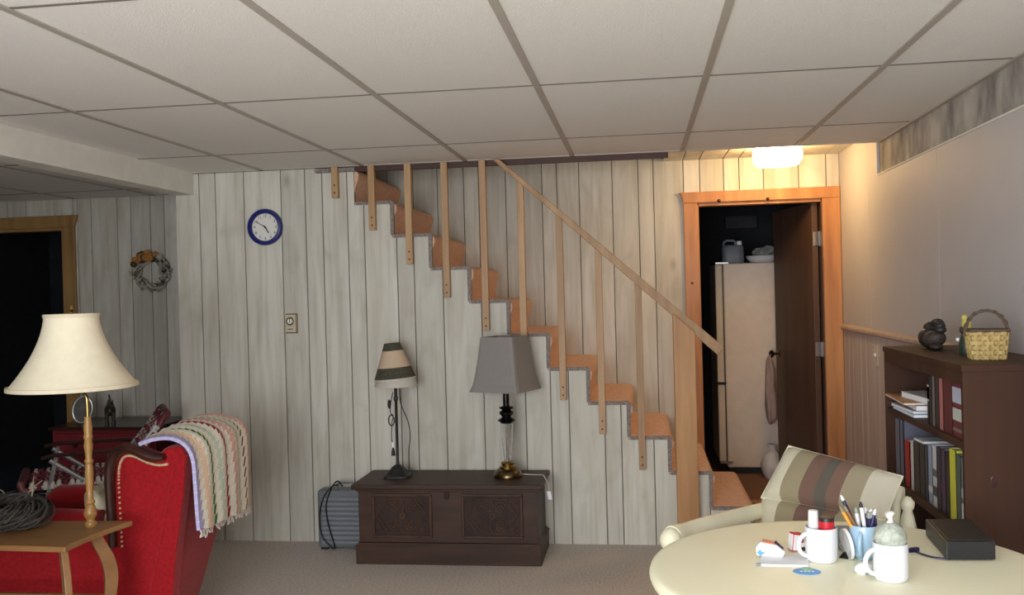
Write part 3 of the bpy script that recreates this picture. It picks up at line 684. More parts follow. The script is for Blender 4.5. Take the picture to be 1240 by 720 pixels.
# ------------------------------------------------------------------ left group: red cabinet in the recess
cb = thing('red_cabinet', 'low dark red painted cabinet beside the black doorway', 'cabinet', (-3.46, 5.80, 0))
build('body', MB().box(-.36, .36, -.23, .23, .04, .61), 'redcab', cb, bevel=.003)
build('top', MB().box(-.38, .38, -.25, .24, .61, .632), 'mahog', cb, bevel=.004)
for z0, z1 in ((.44, .59), (.25, .42), (.07, .23)):
    dw = build('drawer', MB().box(-.33, .33, -.246, -.228, z0, z1), 'redcab', cb, bevel=.004)
    for x in (-.18, .18): build('knob', MB().lathe([(.008, 0), (.007, .012), (.016, .020), (.014, .028), (0, .030)], (0, 0, 0), 12).xf(Matrix.Translation((x, -.246, (z0 + z1) / 2)) @ R), 'mahog', dw)
for x in (-.32, .32):
    for y in (-.2, .2): build('foot', MB().box(x - .025, x + .025, y - .025, y + .025, 0, .045), 'mahog', cb)
# oval picture frame
of = thing('oval_picture_frame', 'small oval silver picture frame on the red cabinet', 'picture frame', (-3.655, 5.62, .646), math.radians(28), rot=(math.radians(-10), math.radians(12), math.radians(40)))
pts = [(.058 * math.cos(t * PI / 16), 0, .092 + .085 * math.sin(t * PI / 16)) for t in range(32)]
build('rim', MB().tube(pts, .010, 8, closed=True), 'silver', of, smooth=True)
build('picture', MB().lathe([(1, -.003), (1, .003)], (0, 0, 0), 32).xf(Matrix.Translation((0, 0, .092)) @ Matrix.Diagonal((.056, 1, .083, 1)) @ R), 'photo', of)
build('easel', MB().obox((0, .04, .06), (.012, 0, 0), (0, .035, -.055), (0, .003, .002)), 'mahog', of)
# cat figurine seen from behind, tail up
cf = thing('cat_figurine', 'dark cat figurine with a raised tail on the red cabinet', 'figurine', (-3.455, 5.64, .632), math.radians(30))
mb = MB().ell((0, .02, .095), .036, .060, .040, 14, 10)
mb.ell((0, .085, .115), .026, .028, .030, 12, 8)
for x in (-.013, .013): mb.lathe([(.008, .135), (0, .165)], (x, .085, 0), 6)
build('body', mb, 'cat', cf, smooth=True)
for x in (-.020, .020):
    for y in (-.02, .06): build('leg', MB().lathe([(.013, 0), (.012, .01), (.009, .03), (.014, .085)], (x, y, 0), 10), 'cat', cf, smooth=True)
build('tail', MB().tube(bez([(0, -.035, .115), (0, -.048, .145), (.002, -.046, .175), (-.003, -.040, .205)], 12), [.010 - .0004 * i for i in range(13)], 8), 'cat', cf, smooth=True)

# folding lawn chair with woven cord seat
lc = thing('folding_lawn_chair', 'folding aluminium lawn chair woven with maroon and white cord', 'chair', (-3.02, 4.74, 0), math.radians(32.5))
def LP(px, py, d): return PY(px, py, d) - Vector((-3.05, 4.72, 0))
yn, yfr = -.22, .22
sf, sb = -.30, .20        # seat front/back x
zs = .485
for y in (yn, yfr):
    build('front_leg', MB().tube([(-.17, y, .625), (-.21, y, .45), (-.30, y, .012)], .012, 8), 'alu', lc)
    build('back_leg', MB().tube([(-.20, y, .62), (.0, y, .47), (.28, y, .012)], .012, 8), 'alu', lc)
    build('armrest', MB().tube([(-.24, y, .635), (-.18, y, .645), (.16, y, .640), (.22, y, .63)], .017, 8, flat=.6), 'mahog', lc, smooth=True)
    build('foot_rail', MB().tube([(-.31, y, .014), (.29, y, .014)], .012, 8), 'alu', lc)
    build('seat_rail', MB().tube([(sf, y, zs), (sb, y, zs - .01)], .012, 8), 'alu', lc)
    build('back_rail', MB().tube([(.12, y * .82, .43), (.22, y * .82, .62), (.37, y * .82, .80)], .012, 8), 'alu', lc)
build('seat_front_bar', MB().tube([(sf + .02, yn, zs - .02), (sf - .03, yn, zs - .01), (sf - .035, yn, zs + .02), (sf - .035, yfr, zs + .02), (sf - .03, yfr, zs - .01), (sf + .02, yfr, zs - .02)], .022, 8), 'maroon', lc, smooth=True)
build('back_top_bar', MB().tube([(.34, yn * .85, .75), (.37, yn * .85, .80), (.385, yn * .8, .815), (.385, yfr * .8, .815), (.37, yfr * .85, .80), (.34, yfr * .85, .75)], .020, 8), 'maroon', lc, smooth=True)
for k in range(16):
    t = (k + .5) / 16; x = sf + (sb - sf) * t
    build('seat_cord', MB().tube([(x, yn - .014, zs - .012), (x, yn - .004, zs + .018), (x, -.10, zs + .006), (x, .10, zs + .006), (x, yfr + .004, zs + .018), (x, yfr + .014, zs - .012)], .0125, 6), 'maroon_cord' if k % 4 == 1 else 'white_cord', lc)
for k in range(6):
    y = yn + .04 + k * .072
    build('seat_cord', MB().tube([(sf + (sb - sf) * i / 16, y, zs + .014 + .009 * (-1) ** (i + k)) for i in range(17)], .010, 6), 'maroon_cord', lc)
for k in range(15):
    t = (k + .5) / 15; p = Vector((.17, 0, .525)).lerp(Vector((.365, 0, .79)), t)
    build('back_cord', MB().tube([(p.x + .01, yn * .86, p.z - .006), (p.x - .014, yn * .82, p.z), (p.x - .004, 0, p.z), (p.x - .014, yfr * .82, p.z), (p.x + .01, yfr * .86, p.z - .006)], .0125, 6), 'maroon_cord' if k % 4 == 2 else 'white_cord', lc)
for k in range(6):
    y = (yn + .05 + k * .068) * .84
    build('back_cord', MB().tube([Vector((.17, y, .525)).lerp(Vector((.365, y, .79)), i / 16) + Vector((-.012 - .008 * (-1) ** (i + k), 0, 0)) for i in range(17)], .009, 6), 'maroon_cord', lc)

# ------------------------------------------------------------------ red wing chair (faces the left, seen from its side and back)
wc_loc = Vector((-2.25, 3.72, 0))
wc = thing('wing_chair', 'red upholstered wing chair with carved mahogany trim and brass nailheads', 'armchair', wc_loc)
def W(px, py, d): return PY(px, py, d) - wc_loc
yn, yfar = 3.42 - 3.72, 4.02 - 3.72
# outline of the outside wing/arm (x,z) in local coords at the near side
p_ = lambda px, py: (lambda v: (v.x, v.z))(W(px, py, 3.42))
back_top = p_(225, 551); back_bot = (p_(204, 740)[0], .13)
wing = [p_(134, 640), p_(131, 570), p_(136, 552), p_(148, 541), p_(163, 541), p_(180, 549), p_(197, 553), back_top, p_(221, 600), p_(212, 670), back_bot]
arm_z = .515
poly = [(-.42, .13), (-.42, arm_z - .06), (-.39, arm_z - .015), (-.33, arm_z), (-.05, arm_z + .0)] + [(p_(134, 640)[0] - .0, arm_z + .01)] + wing[1:]
build('side', MB().prism(poly, 'y', yn, yn + .075), 'red', wc, bevel=.012)
fbt = W(238, 728, 3.78); ftp = W(295, 524, 4.02)
def yfz(z): t = max(0, min(1, (z - .10) / (ftp.z - .10))); return fbt.y + (ftp.y - fbt.y) * t ** .8
polyf = poly[:-4] + [p_(205, 553), p_(192, 600), p_(182, 670), (p_(168, 740)[0], .13)]
mbf = MB().prism(polyf, 'y', -.06, 0)
for v in mbf.v: v.y += yfz(v.z)
build('side', mbf, 'red', wc, bevel=.012)
for y in (yn + .035, yfz(.56) - .03):
    build('arm_roll', MB().tube([(-.44, y, arm_z + .01), (-.40, y, arm_z + .03), (-.2, y, arm_z + .035), (.08, y, arm_z + .035)], [.05, .062, .062, .055], 14), 'red', wc, smooth=True)
# back
bt, bb = Vector((back_top[0] - .035, 0, back_top[1])), Vector((back_bot[0] - .03, 0, .13))
rows = []
def bkx(z):   # outside back profile in x
    t = (z - .13) / (bt.z - .13); return bb.x + (bt.x - bb.x) * t ** 1.25
prof = [(bkx(z) + .033, z) for z in [.13 + (bt.z - .13) * i / 8 for i in range(9)]] + [(bt.x + .01, bt.z + .035), (bt.x - .05, bt.z + .035), (bt.x - .09, bt.z)] + [(bkx(z) - .10, z) for z in [.13 + (bt.z - .13) * i / 8 for i in range(7, -1, -1)]]
mbb = MB().prism(prof, 'y', 0, 1)
for v in mbb.v:
    ya, yb_ = yn + .004, yfz(v.z) - .006; f_ = v.y; v.y = ya + (yb_ - ya) * f_
    fx = fbt.x + (ftp.x - fbt.x) * max(0, min(1.1, (v.z - .13) / (ftp.z - .13))); v.x += (fx - bkx(max(.13, v.z)) - .033) * f_
build('back', mbb, 'red', wc, bevel=.02)
build('seat_base', MB().box(-.43, bb.x - .05, yn + .02, yfz(.13) - .02, .13, .32), 'red', wc, bevel=.012)
build('seat_cushion', MB().box(-.46, bb.x - .06, yn + .08, yfz(.35) - .06, .31, .45), 'red', wc, bevel=.035)
for x in (-.38, bb.x - .06):
    for y in (yn + .05, yfz(.1) - .05):
        build('leg', MB().lathe([(.018, 0), (.024, .05), (.030, .10), (.034, .135)], (x, y, 0), 12), 'mahog', wc, smooth=True)
tp = [W(137, 662, 3.405), W(135, 625, 3.405), W(133, 585, 3.405), W(134, 563, 3.405), W(140, 549, 3.405), W(150, 543, 3.405), W(163, 544, 3.405), W(178, 551, 3.405), W(190, 554, 3.405), W(199, 553, 3.405)]
tb = bez(tp, 36)
build('trim', MB().tube(tb, [.020 + .008 * min(1, i / 12) - (.010 * max(0, (i - 28) / 8)) for i in range(37)], 10, flat=.75), 'mahog', wc, smooth=True)
build('trim', MB().tube([Vector((p.x, yfz(p.z) + .012, p.z)) for p in tb], .018, 10), 'mahog', wc, smooth=True)
nh = MB()
for i in range(60):
    t = i / 59; q = tb[min(36, int(t * 36))].lerp(tb[min(36, int(t * 36) + 1)], t * 36 - int(t * 36))
    k = min(36, int(t * 36)); d_ = (tb[min(36, k + 1)] - tb[max(0, k - 1)]); d_.y = 0; d_.normalize(); n_ = Vector((d_.z, 0, -d_.x))
    nh.ell(q + n_ * .031 + Vector((0, .012, 0)), .0052, .006, .0052, 6, 4)
o = build('nailheads', nh, 'brassnail', wc); o['kind'] = 'stuff'
build('welt', MB().tube([(x, yn - .001, z) for x, z in [(p_(214, 556)[0] - .005, p_(214, 556)[1]), p_(205, 600), p_(192, 670), p_(178, 738)]], .0035, 6), 'red', wc)
# floral pillow
fp = thing('floral_pillow', 'cream floral throw pillow on the seat of the red wing chair', 'pillow', (-2.19, 3.58, .455), 0, rot=(0, math.radians(-14), math.radians(8)))
def pillow(w_, h_, t_, n=12):
    P1, P2 = [], []
    for j in range(n + 1):
        r1, r2 = [], []
        for i in range(n + 1):
            u, v = i / n * 2 - 1, j / n * 2 - 1
            e = (max(0, 1 - abs(u) ** 2.6) * max(0, 1 - abs(v) ** 2.6)) ** .5
            k = 1 - .05 * (1 - abs(u)) * abs(v)
            x, z = u * w_ / 2 * (1 - .06 * (1 - v * v) * 0), v * h_ / 2 * k
            r1.append((x, -t_ / 2 * e, z)); r2.append((x, t_ / 2 * e, z))
        P1.append(r1); P2.append(r2)
    return P1, P2
P1, P2 = pillow(.24, .24, .11); R2 = Matrix.Rotation(PI / 2, 4, 'Z')
build('cover', MB().grid(P1).grid(P2).xf(Matrix.Translation((0, 0, .12)) @ R2), 'floral', fp, smooth=True)

# afghan draped over the back of the chair
af = thing('crochet_afghan', 'crocheted striped afghan with fringe draped over the red wing chair', 'blanket', wc_loc + Vector((.4, 0, .5)))
af_o = wc_loc + Vector((.4, 0, .5))
near = [(168, 538), (185, 532), (205, 531), (222, 539), (232, 556), (236, 585), (239, 615), (242, 642)]
far = [(240, 504), (258, 502), (275, 505), (290, 511), (298, 522), (301, 550), (302, 580), (303, 612)]
nc = bez([PY(*q, 3.39) for q in near], 44); fc_ = bez([PY(*q, 4.06) for q in far], 44)
rows = []; NI = 40
for j in range(45):
    row = []
    for i in range(NI + 1):
        s_ = i / NI; p = nc[j].lerp(fc_[j], s_)
        bump_ = math.sin(PI * s_) * .012
        ripple = .006 * math.sin(s_ * 26 + j * .1) * min(1, j / 10)
        t = j / 44
        p = p + Vector((bump_ * .5 + ripple, 0, bump_ * (1 - t) + .003 * math.sin(s_ * 40)))
        row.append(p - af_o)
    rows.append(row)
W1, W2 = srgb(242, 238, 226), srgb(236, 230, 214)
cols = [(0, srgb(182, 176, 218)), (.075, W1), (.125, srgb(240, 208, 180)), (.185, W1), (.255, srgb(74, 134, 66)), (.30, W1), (.37, srgb(204, 222, 204)), (.42, W1),
        (.50, srgb(166, 40, 62)), (.545, W1), (.64, srgb(222, 172, 164)), (.69, W2), (.76, srgb(190, 196, 172)), (.79, W2), (.86, srgb(110, 80, 80)), (.88, W2), (.94, srgb(222, 180, 170))]
M['afghan'] = stripe_mat('crochet_stripes', cols, bump=.7, bscale=140, step=(17, .032))
build('blanket', MB().grid(rows), M['afghan'], af, smooth=True, solid=.014)
fr_ = MB()
for i in range(46):
    s_ = (i + .5) / 46; p = nc[44].lerp(fc_[44], s_) - af_o
    q = p + Vector((random.uniform(-.012, .012), random.uniform(-.012, .012), -.022 - random.uniform(0, .014)))
    fr_.tube([p, p.lerp(q, .5) + Vector((random.uniform(-.005, .005), 0, 0)), q], .0032, 5)
o = build('fringe', fr_, 'white_cord', af); o['kind'] = 'stuff'

# ------------------------------------------------------------------ end table, lamp and twig wreath
TZ = .62
et = thing('end_table', 'honey maple end table with curved legs and shaped corners', 'table', (-2.26, 3.05, 0))
tx0, tx1, ty0, ty1 = -.37, .335, -.17, .165
def edge(a, b, bow, n=10):
    a, b = Vector(a), Vector(b); nrm = Vector(((b - a).y, -(b - a).x)).normalized(); return [tuple(a.lerp(b, i / n) - nrm * (bow * math.sin(PI * i / n))) for i in range(n)]
c4 = [(tx0, ty0), (tx1 - .01, ty0 - .01), (tx1 + .025, ty1 + .015), (tx0, ty1)]
poly = edge(c4[0], c4[1], .008) + edge(c4[1], c4[2], .014) + edge(c4[2], c4[3], .010) + edge(c4[3], c4[0], .012)
build('top', MB().prism(poly, 'z', TZ - .02, TZ), 'tablewood', et, bevel=.004)
for sx_, sy_ in ((-1, -1), (-1, 1), (1, -1), (1, 1)):
    bx0 = tx1 - .075 if sx_ > 0 else tx0 + .075; by0 = ty1 - .075 if sy_ > 0 else ty0 + .075
    bd = Vector((sx_, sy_, 0)).normalized(); sd = Vector((-bd.y, bd.x, 0)); q0 = Vector((bx0, by0, 0))
    cl_ = bez([q0 + bd * a_ + Vector((0, 0, z_)) for a_, z_ in ((0, TZ - .018), (.014, TZ - .06), (.044, TZ - .13), (.054, TZ - .21), (.036, TZ - .33), (.008, TZ - .45), (.004, .09), (.034, .004))], 28)
    wd_ = [.030 + .010 * math.sin(PI * min(1, i / 16)) - .008 * max(0, (i - 16) / 12) for i in range(29)]
    vs = []; fs = []
    for p_c, w_ in zip(cl_, wd_): vs += [p_c + bd * (w_ * .62) + sd * .012, p_c + bd * (w_ * .62) - sd * .012, p_c - bd * (w_ * .62) - sd * .012, p_c - bd * (w_ * .62) + sd * .012]
    for i in range(28):
        for k in range(4): fs.append((i * 4 + k, i * 4 + (k + 1) % 4, i * 4 + 4 + (k + 1) % 4, i * 4 + 4 + k))
    fs += [(3, 2, 1, 0), (112, 113, 114, 115)]
    build('leg', MB().add(vs, fs), 'tablewood', et, bevel=.003)
build('stretcher', MB().box(tx0 + .05, tx1 - .05, ty1 - .060, ty1 - .040, .340, .362), 'tablewood', et, bevel=.003)
build('stretcher', MB().box(tx0 + .05, tx0 + .07, ty0 + .05, ty1 - .05, .340, .362), 'tablewood', et, bevel=.003)

LB = PZ(110, 637, TZ); LB.z = TZ
tlp = thing('turned_wood_lamp', 'turned maple lamp with a cream bell shade on the end table', 'lamp', LB)
ph = PY(108, 504, LB.y).z - TZ; kz = ph / .458
prf = [(.030, 0), (.034, .008), (.034, .018), (.024, .024), (.022, .030), (.036, .046), (.038, .060), (.026, .084), (.020, .092), (.028, .098), (.028, .106), (.019, .112), (.020, .16), (.024, .22), (.022, .25), (.018, .262), (.025, .268), (.025, .276),
       (.018, .284), (.021, .31), (.026, .335), (.021, .362), (.026, .370), (.026, .378), (.021, .386), (.025, .41), (.020, .436), (.019, ph)]
prf = [(r_, min(z * kz, ph)) for r_, z in prf[:-1]] + [(.019, ph)]
build('pole', MB().lathe([(r_ * .62, z) for r_, z in prf], (0, 0, 0), 24), 'polewood', tlp, smooth=True)
sc_ = PY(89, 466, LB.y) - LB; ztop = PY(88, 381, LB.y).z - TZ; zbot = PY(89, 468, LB.y).z - TZ
build('arm', MB().tube(bez([(0, 0, ph - .01), (0, 0, ph + .05), (-.003, 0, ph + .072), (-.014, 0, ph + .086), (-.030, 0, ph + .088), (-.044, 0, ph + .080), (sc_.x, 0, ph + .085), (sc_.x, 0, ph + .10), (sc_.x, 0, ph + .19)], 32), .0065, 8), 'brass', tlp, smooth=True)
ntl = Matrix.Translation((sc_.x, 0, 0))
n_ = 14; pr = []
for i in range(n_ + 1):
    t = i / n_; pr.append((.221 - .128 * (1 - (1 - t) ** 1.75), zbot + (ztop - zbot) * t))
build('shade', MB().lathe(pr + [(r_ - .004, z) for r_, z in pr[::-1]] + [pr[0]], (0, 0, 0), 48).xf(ntl), 'creamshade', tlp, smooth=True)
build('shade_trim', MB().lathe([(pr[0][0] + .003, zbot - .004), (pr[0][0] + .002, zbot + .010), (pr[0][0] - .006, zbot + .010), (pr[0][0] - .005, zbot - .004), (pr[0][0] + .003, zbot - .004)], (0, 0, 0), 48).xf(ntl), 'creamshade_trim', tlp)
build('shade_trim', MB().lathe([(pr[-1][0] + .003, ztop - .008), (pr[-1][0] + .003, ztop + .004), (pr[-1][0] - .005, ztop + .004), (pr[-1][0] - .005, ztop - .008), (pr[-1][0] + .003, ztop - .008)], (0, 0, 0), 48).xf(ntl), 'creamshade_trim', tlp)
build('finial', MB().lathe([(.004, ztop - .012), (.005, ztop + .01), (.009, ztop + .020), (.004, ztop + .034), (0, ztop + .036)], (sc_.x, 0, 0), 12), 'brass', tlp)
build('spider', MB().box(sc_.x - .094, sc_.x + .094, -.003, .003, ztop - .008, ztop - .004).box(sc_.x - .003, sc_.x + .003, -.094, .094, ztop - .008, ztop - .004), 'brass', tlp)
build('harp', MB().tube([(sc_.x + .05 * math.sin(t * PI / 10), 0, ph + .17 + (ztop - ph - .18) * (1 - math.cos(t * PI / 10)) / 2) for t in range(11)], .003, 6), 'brass', tlp)

tw = thing('twig_wreath', 'dark twig wreath lying on the end table beside the lamp', 'wreath', (-2.385, 3.10, TZ))
for n in range(46):
    ph_ = random.uniform(0, 6.28); fr = random.choice([2, 3, 3, 4]); am = random.uniform(.012, .050); ro = .150 + random.uniform(-.02, .03); pts = []
    st_ = random.uniform(0, 6.28); ln = random.uniform(2.5, 6.0)
    for i in range(34):
        t = st_ + ln * i / 33
        pts.append((((ro + am * math.cos(fr * t + ph_)) * math.cos(t)) * 1.12, (ro + am * math.cos(fr * t + ph_)) * math.sin(t) * .72, .058 + min(am, .05) * math.sin(fr * t + ph_)))
    build('twig', MB().tube(pts, random.uniform(.0028, .0055), 5), 'twig', tw)
for n in range(16):
    a_ = random.uniform(0, 6.28); p = Vector((.15 * math.cos(a_), .11 * math.sin(a_), .08)); d_ = Vector((random.uniform(-1, 1), random.uniform(-.5, .5), random.uniform(.1, .9))).normalized() * random.uniform(.06, .13)
    build('straw', MB().tube([p, p + d_ * .5 + Vector((0, 0, .01)), p + d_], [.0022, .0018, .0008], 5), 'straw' if n % 2 else 'twig', tw)
# ------------------------------------------------------------------ storeroom things
fg = thing('refrigerator', 'tall white refrigerator inside the dark storeroom', 'refrigerator', (.90, 7.46, 0))
build('body', MB().box(-.265, .28, -.26, .34, .05, 1.605), 'fridge', fg, bevel=.010)
fd = build('door', MB().box(-.325, -.272, -.262, .34, .10, 1.600), 'fridge_edge', fg, bevel=.008)
build('gasket', MB().box(-.274, -.264, -.255, .335, .10, 1.598), 'blackplastic', fg)
build('latch', MB().box(-.330, -.262, -.275, -.255, .685, .705), 'gunmetal', fd, bevel=.003)
build('hinge', MB().box(-.320, -.225, -.272, -.240, .085, .100), 'chrome', fg); build('hinge', MB().box(-.320, -.225, -.268, -.232, 1.604, 1.614), 'chrome', fg)
build('kick_plate', MB().box(-.25, .27, -.24, .33, 0, .06), 'blackplastic', fg)
jg = thing('plastic_jug', 'pale plastic jug with a handle on top of the refrigerator', 'jug', (.722, 7.32, 1.606))
build('body', MB().lathe([(.078, 0), (.082, .01), (.082, .125), (.070, .140), (.03, .144)], (0, 0, 0), 28, sq=5, sy=.7), 'jug', jg, smooth=True)
build('handle', MB().tube([(-.068, 0, .130), (-.066, 0, .165), (-.045, 0, .178), (.005, 0, .178), (.022, 0, .165), (.026, 0, .140)], .010, 8), 'jug', jg, smooth=True)
build('cap', MB().lathe([(.020, .140), (.020, .168), (.018, .172)], (.052, 0, 0), 16), 'white', jg)
bo = thing('enamel_bowl', 'shallow white bowl on top of the refrigerator', 'bowl', (.95, 7.34, 1.606))
build('bowl', MB().lathe([(.09, 0), (.118, .030), (.128, .052), (.132, .054), (.124, .052), (.086, .008), (0, .006)], (0, 0, 0), 32), 'white', bo, smooth=True)
cl = thing('folded_cloth', 'crumpled grey cloth heaped in the white bowl', 'cloth', (.96, 7.34, 1.615))
mb = MB().ell((0, 0, .066), .080, .070, .045, 20, 12)
for v in mb.v: v += Vector((.012 * math.sin(v.y * 90 + v.z * 60), .012 * math.sin(v.x * 80), .014 * math.sin(v.x * 70 + v.y * 50) + .15 * v.x))
build('cloth', mb, 'greyp', cl, smooth=True)
bxo = thing('wall_box', 'flat grey panel box high on the dark storeroom wall', 'box', (.90, 8.40, 1.99))
build('case', MB().box(-.135, .135, -.09, 0, -.055, .055), 'darkroom', bxo, bevel=.006); build('label_slot', MB().box(-.03, .03, -.094, -.088, -.012, -.004), 'blackplastic', bxo)
bg = thing('hanging_bag', 'limp mauve cloth bag hanging from the storeroom door knob', 'bag', (.925, 6.90, .42)); bg.scale = (.7, .9, 1)
mb = MB().lathe([(.012, .50), (.030, .47), (.050, .40), (.056, .28), (.060, .14), (.052, .05), (.028, .01), (0, 0)], (0, 0, 0), 24, sy=.6)
for v in mb.v: v += Vector((.006 * math.sin(v.z * 22 + v.y * 40), .010 * math.sin(v.x * 80 + v.z * 9), 0))
build('sack', mb, 'bag', bg, smooth=True); build('strap', MB().tube(bez([(0, 0, .49), (.01, -.01, .51), (.035, 0, .515)], 8), .004, 6), 'bag', bg)
wg = thing('white_bag', 'small white plastic bag on the storeroom floor below the door knob', 'bag', (.945, 7.06, 0))
mb = MB().lathe([(.05, 0), (.078, .03), (.080, .10), (.06, .17), (.02, .21), (.035, .25), (0, .25)], (0, 0, 0), 24, sy=.7)
for v in mb.v: v += Vector((.010 * math.sin(v.z * 40 + v.y * 30), .012 * math.sin(v.x * 70 + v.z * 30), 0))
build('sack', mb, 'whitebag', wg, smooth=True)

# ------------------------------------------------------------------ bookcase along the right wall
BX0, BX1, BY0, BY1, BT = .972, 1.290, 2.985, 3.905, 1.178
bc = thing('bookcase', 'dark brown wooden bookcase against the right wall', 'bookcase', (1.13, 3.445, 0))
ob = lambda x0, x1, y0, y1, z0, z1: MB().box(x0 - 1.13, x1 - 1.13, y0 - 3.445, y1 - 3.445, z0, z1)
build('side_panel', ob(BX0, BX1, BY0, BY0 + .022, 0, BT - .02), 'book_wood', bc, bevel=.002)
build('side_panel', ob(BX0, BX1, BY1 - .022, BY1, 0, BT - .02), 'book_wood', bc, bevel=.002)
build('top', ob(BX0 - .004, BX1, BY0 - .003, BY1 + .003, BT - .022, BT), 'book_wood', bc, bevel=.002)
build('header', ob(BX0, BX0 + .02, BY0 + .022, BY1 - .022, BT - .062, BT - .02), 'book_wood', bc, bevel=.002)
build('back_panel', ob(BX1 - .012, BX1 - .004, BY0 + .02, BY1 - .02, .06, BT - .02), 'book_wood', bc)
SH1, SH2, SH3 = .935, .655, .36
for z in (SH1, SH2, SH3): build('shelf', ob(BX0 + .004, BX1 - .012, BY0 + .022, BY1 - .022, z - .022, z), 'book_wood', bc, bevel=.0015)
build('bottom_board', ob(BX0 + .004, BX1 - .012, BY0 + .022, BY1 - .022, .05, .072), 'book_wood', bc); build('kick_board', ob(BX0 + .01, BX0 + .025, BY0 + .022, BY1 - .022, 0, .06), 'book_wood', bc)
for kx, kz_ in ((.062, .845), (-.075, .82)):
    build('knot', MB().lathe([(.010, 0), (.009, .0006), (0, .0007)], (0, 0, 0), 14, sy=1.9).xf(Matrix.Translation((kx, BY0 - 3.445, kz_)) @ R), 'mahog', bc)
def book(y0, y1, z, h, d, col, label, lean=0, band=None, group=None, xf=.995, mt=None):
    """upright book, spine towards -x; y0<y1"""
    t = (y1 - y0) - .001; m_ = mt or mat('cover', col, .5, var=.04)
    o = thing('book', label, 'book', (xf, (y0 + y1) / 2, z + .0005), rot=(math.radians(lean), 0, 0), group=group)
    c = build('cover', MB().box(.0, d, -t / 2, -t / 2 + .002, 0, h).box(0, d, t / 2 - .002, t / 2, 0, h).box(0, .003, -t / 2, t / 2, 0, h), m_, o)
    build('pages', MB().box(.002, d - .004, -t / 2 + .0018, t / 2 - .0018, .003, h - .003), 'paper', o)
    if band:
        for (za, zb, bc_) in band: build('spine_band', MB().box(-.0006, .001, -t / 2 + .001, t / 2 - .001, h * za, h * zb), mat('band', bc_, .5, var=.02), c)
    return o
K = srgb
# upper shelf uprights, far to near
book(3.405, 3.425, SH1, .145, .17, K(28, 26, 30), 'thin black book with white spine lettering on the upper shelf', band=[(.55, .95, K(190, 190, 190)), (.6, .9, K(40, 40, 44))])
book(3.372, 3.404, SH1, .172, .19, K(40, 38, 40), 'tall black book on the upper shelf beside the thin black one')
book(3.338, 3.370, SH1, .177, .20, K(112, 108, 106), 'tall grey book on the upper shelf')
book(3.296, 3.336, SH1, .177, .20, K(48, 44, 44), 'charcoal book between the grey and pink books')
book(3.252, 3.294, SH1, .177, .20, K(176, 110, 106), 'faded pink book on the upper shelf', lean=0)
book(3.160, 3.250, SH1, .177, .21, K(92, 34, 40), 'thick maroon binder on the upper shelf')
book(3.075, 3.158, SH1, .177, .21, K(104, 38, 46), 'maroon album with pale picture labels on the upper shelf', band=[(.62, .9, K(180, 186, 206)), (.30, .52, K(190, 196, 190)), (.10, .16, K(120, 110, 100))])
# stack of papers and magazines on the upper shelf, far end
def flat(name, label, cat, z, t, x0, x1, y0, y1, col, rz=0):
    o = thing(name, label, cat, ((x0 + x1) / 2, (y0 + y1) / 2, z), rz); hx_, hy_ = (x1 - x0) / 2, (y1 - y0) / 2
    build('cover', MB().box(-hx_, hx_, -hy_, hy_, t - .002, t).box(-hx_, hx_, -hy_, hy_, 0, .002), mat('cover', col, .5, var=.04), o)
    build('pages', MB().box(-hx_ + .002, hx_ - .002, -hy_ + .002, hy_ - .002, .0018, t - .0018), 'paper', o); return o
z = SH1
flat('magazine', 'lowest magazine of the lying stack on the upper shelf', 'magazine', z + .0005, .012, .985, 1.19, 3.56, 3.84, K(190, 196, 210)); z += .013
flat('magazine', 'pale blue magazine lying above the lowest one on the upper shelf', 'magazine', z + .0005, .012, .980, 1.18, 3.57, 3.83, K(170, 184, 204), .04); z += .013
flat('magazine', 'dark magazine lying in the middle of the stack on the upper shelf', 'magazine', z + .0005, .022, .995, 1.20, 3.54, 3.85, K(52, 46, 46), -.03); z += .023
flat('folder', 'tan cardboard folder jutting out of the stack on the upper shelf', 'folder', z + .0005, .008, .955, 1.18, 3.54, 3.86, K(186, 140, 92), -.05); z += .009
flat('notebook', 'white paperback topmost in the lying stack on the upper shelf', 'book', z + .0005, .022, 1.0, 1.17, 3.50, 3.74, K(206, 204, 204), .10); z += .023
# lower shelf
lows = [(3.79, 3.85, .24, K(112, 112, 128), 'tall grey blue file at the far end of the lower shelf', None),
        (3.735, 3.785, .245, K(96, 98, 116), 'slate blue book beside the far file on the lower shelf', None),
        (3.66, 3.72, .175, K(170, 40, 36), 'short red book on the lower shelf', None),
        (3.605, 3.645, .185, K(214, 212, 214), 'narrow white book beside the red one on the lower shelf', None),
        (3.535, 3.60, .195, K(58, 52, 48), 'dark brown book beside the narrow white one on the lower shelf', None),
        (3.47, 3.533, .198, K(52, 50, 46), 'thick charcoal book in the middle of the lower shelf', None),
        (3.435, 3.468, .200, K(60, 72, 84), 'thin slate book on the lower shelf', None),
        (3.385, 3.432, .205, K(150, 166, 190), 'pale blue book on the lower shelf', [(.2, .3, K(210, 214, 220))]),
        (3.335, 3.383, .212, K(206, 206, 212), 'white book with dark lettering on the lower shelf', [(.18, .34, K(70, 74, 84)), (.5, .62, K(90, 96, 108))]),
        (3.290, 3.333, .215, K(52, 50, 64), 'navy book beside the white lettered one on the lower shelf', None),
        (3.245, 3.288, .215, K(66, 56, 76), 'dark purple book on the lower shelf', [(.3, .5, K(90, 50, 80))]),
        (3.205, 3.243, .212, K(38, 36, 40), 'black book beside the yellow one on the lower shelf', None),
        (3.140, 3.203, .232, K(206, 204, 62), 'bright yellow book on the lower shelf', None),
        (3.095, 3.138, .225, K(72, 92, 84), 'green book beside the yellow one on the lower shelf', None),
        (3.040, 3.093, .222, K(106, 116, 122), 'grey book with a white spine foot on the lower shelf', [(0.0, .34, K(216, 216, 226)), (.42, .56, K(170, 176, 180))])]
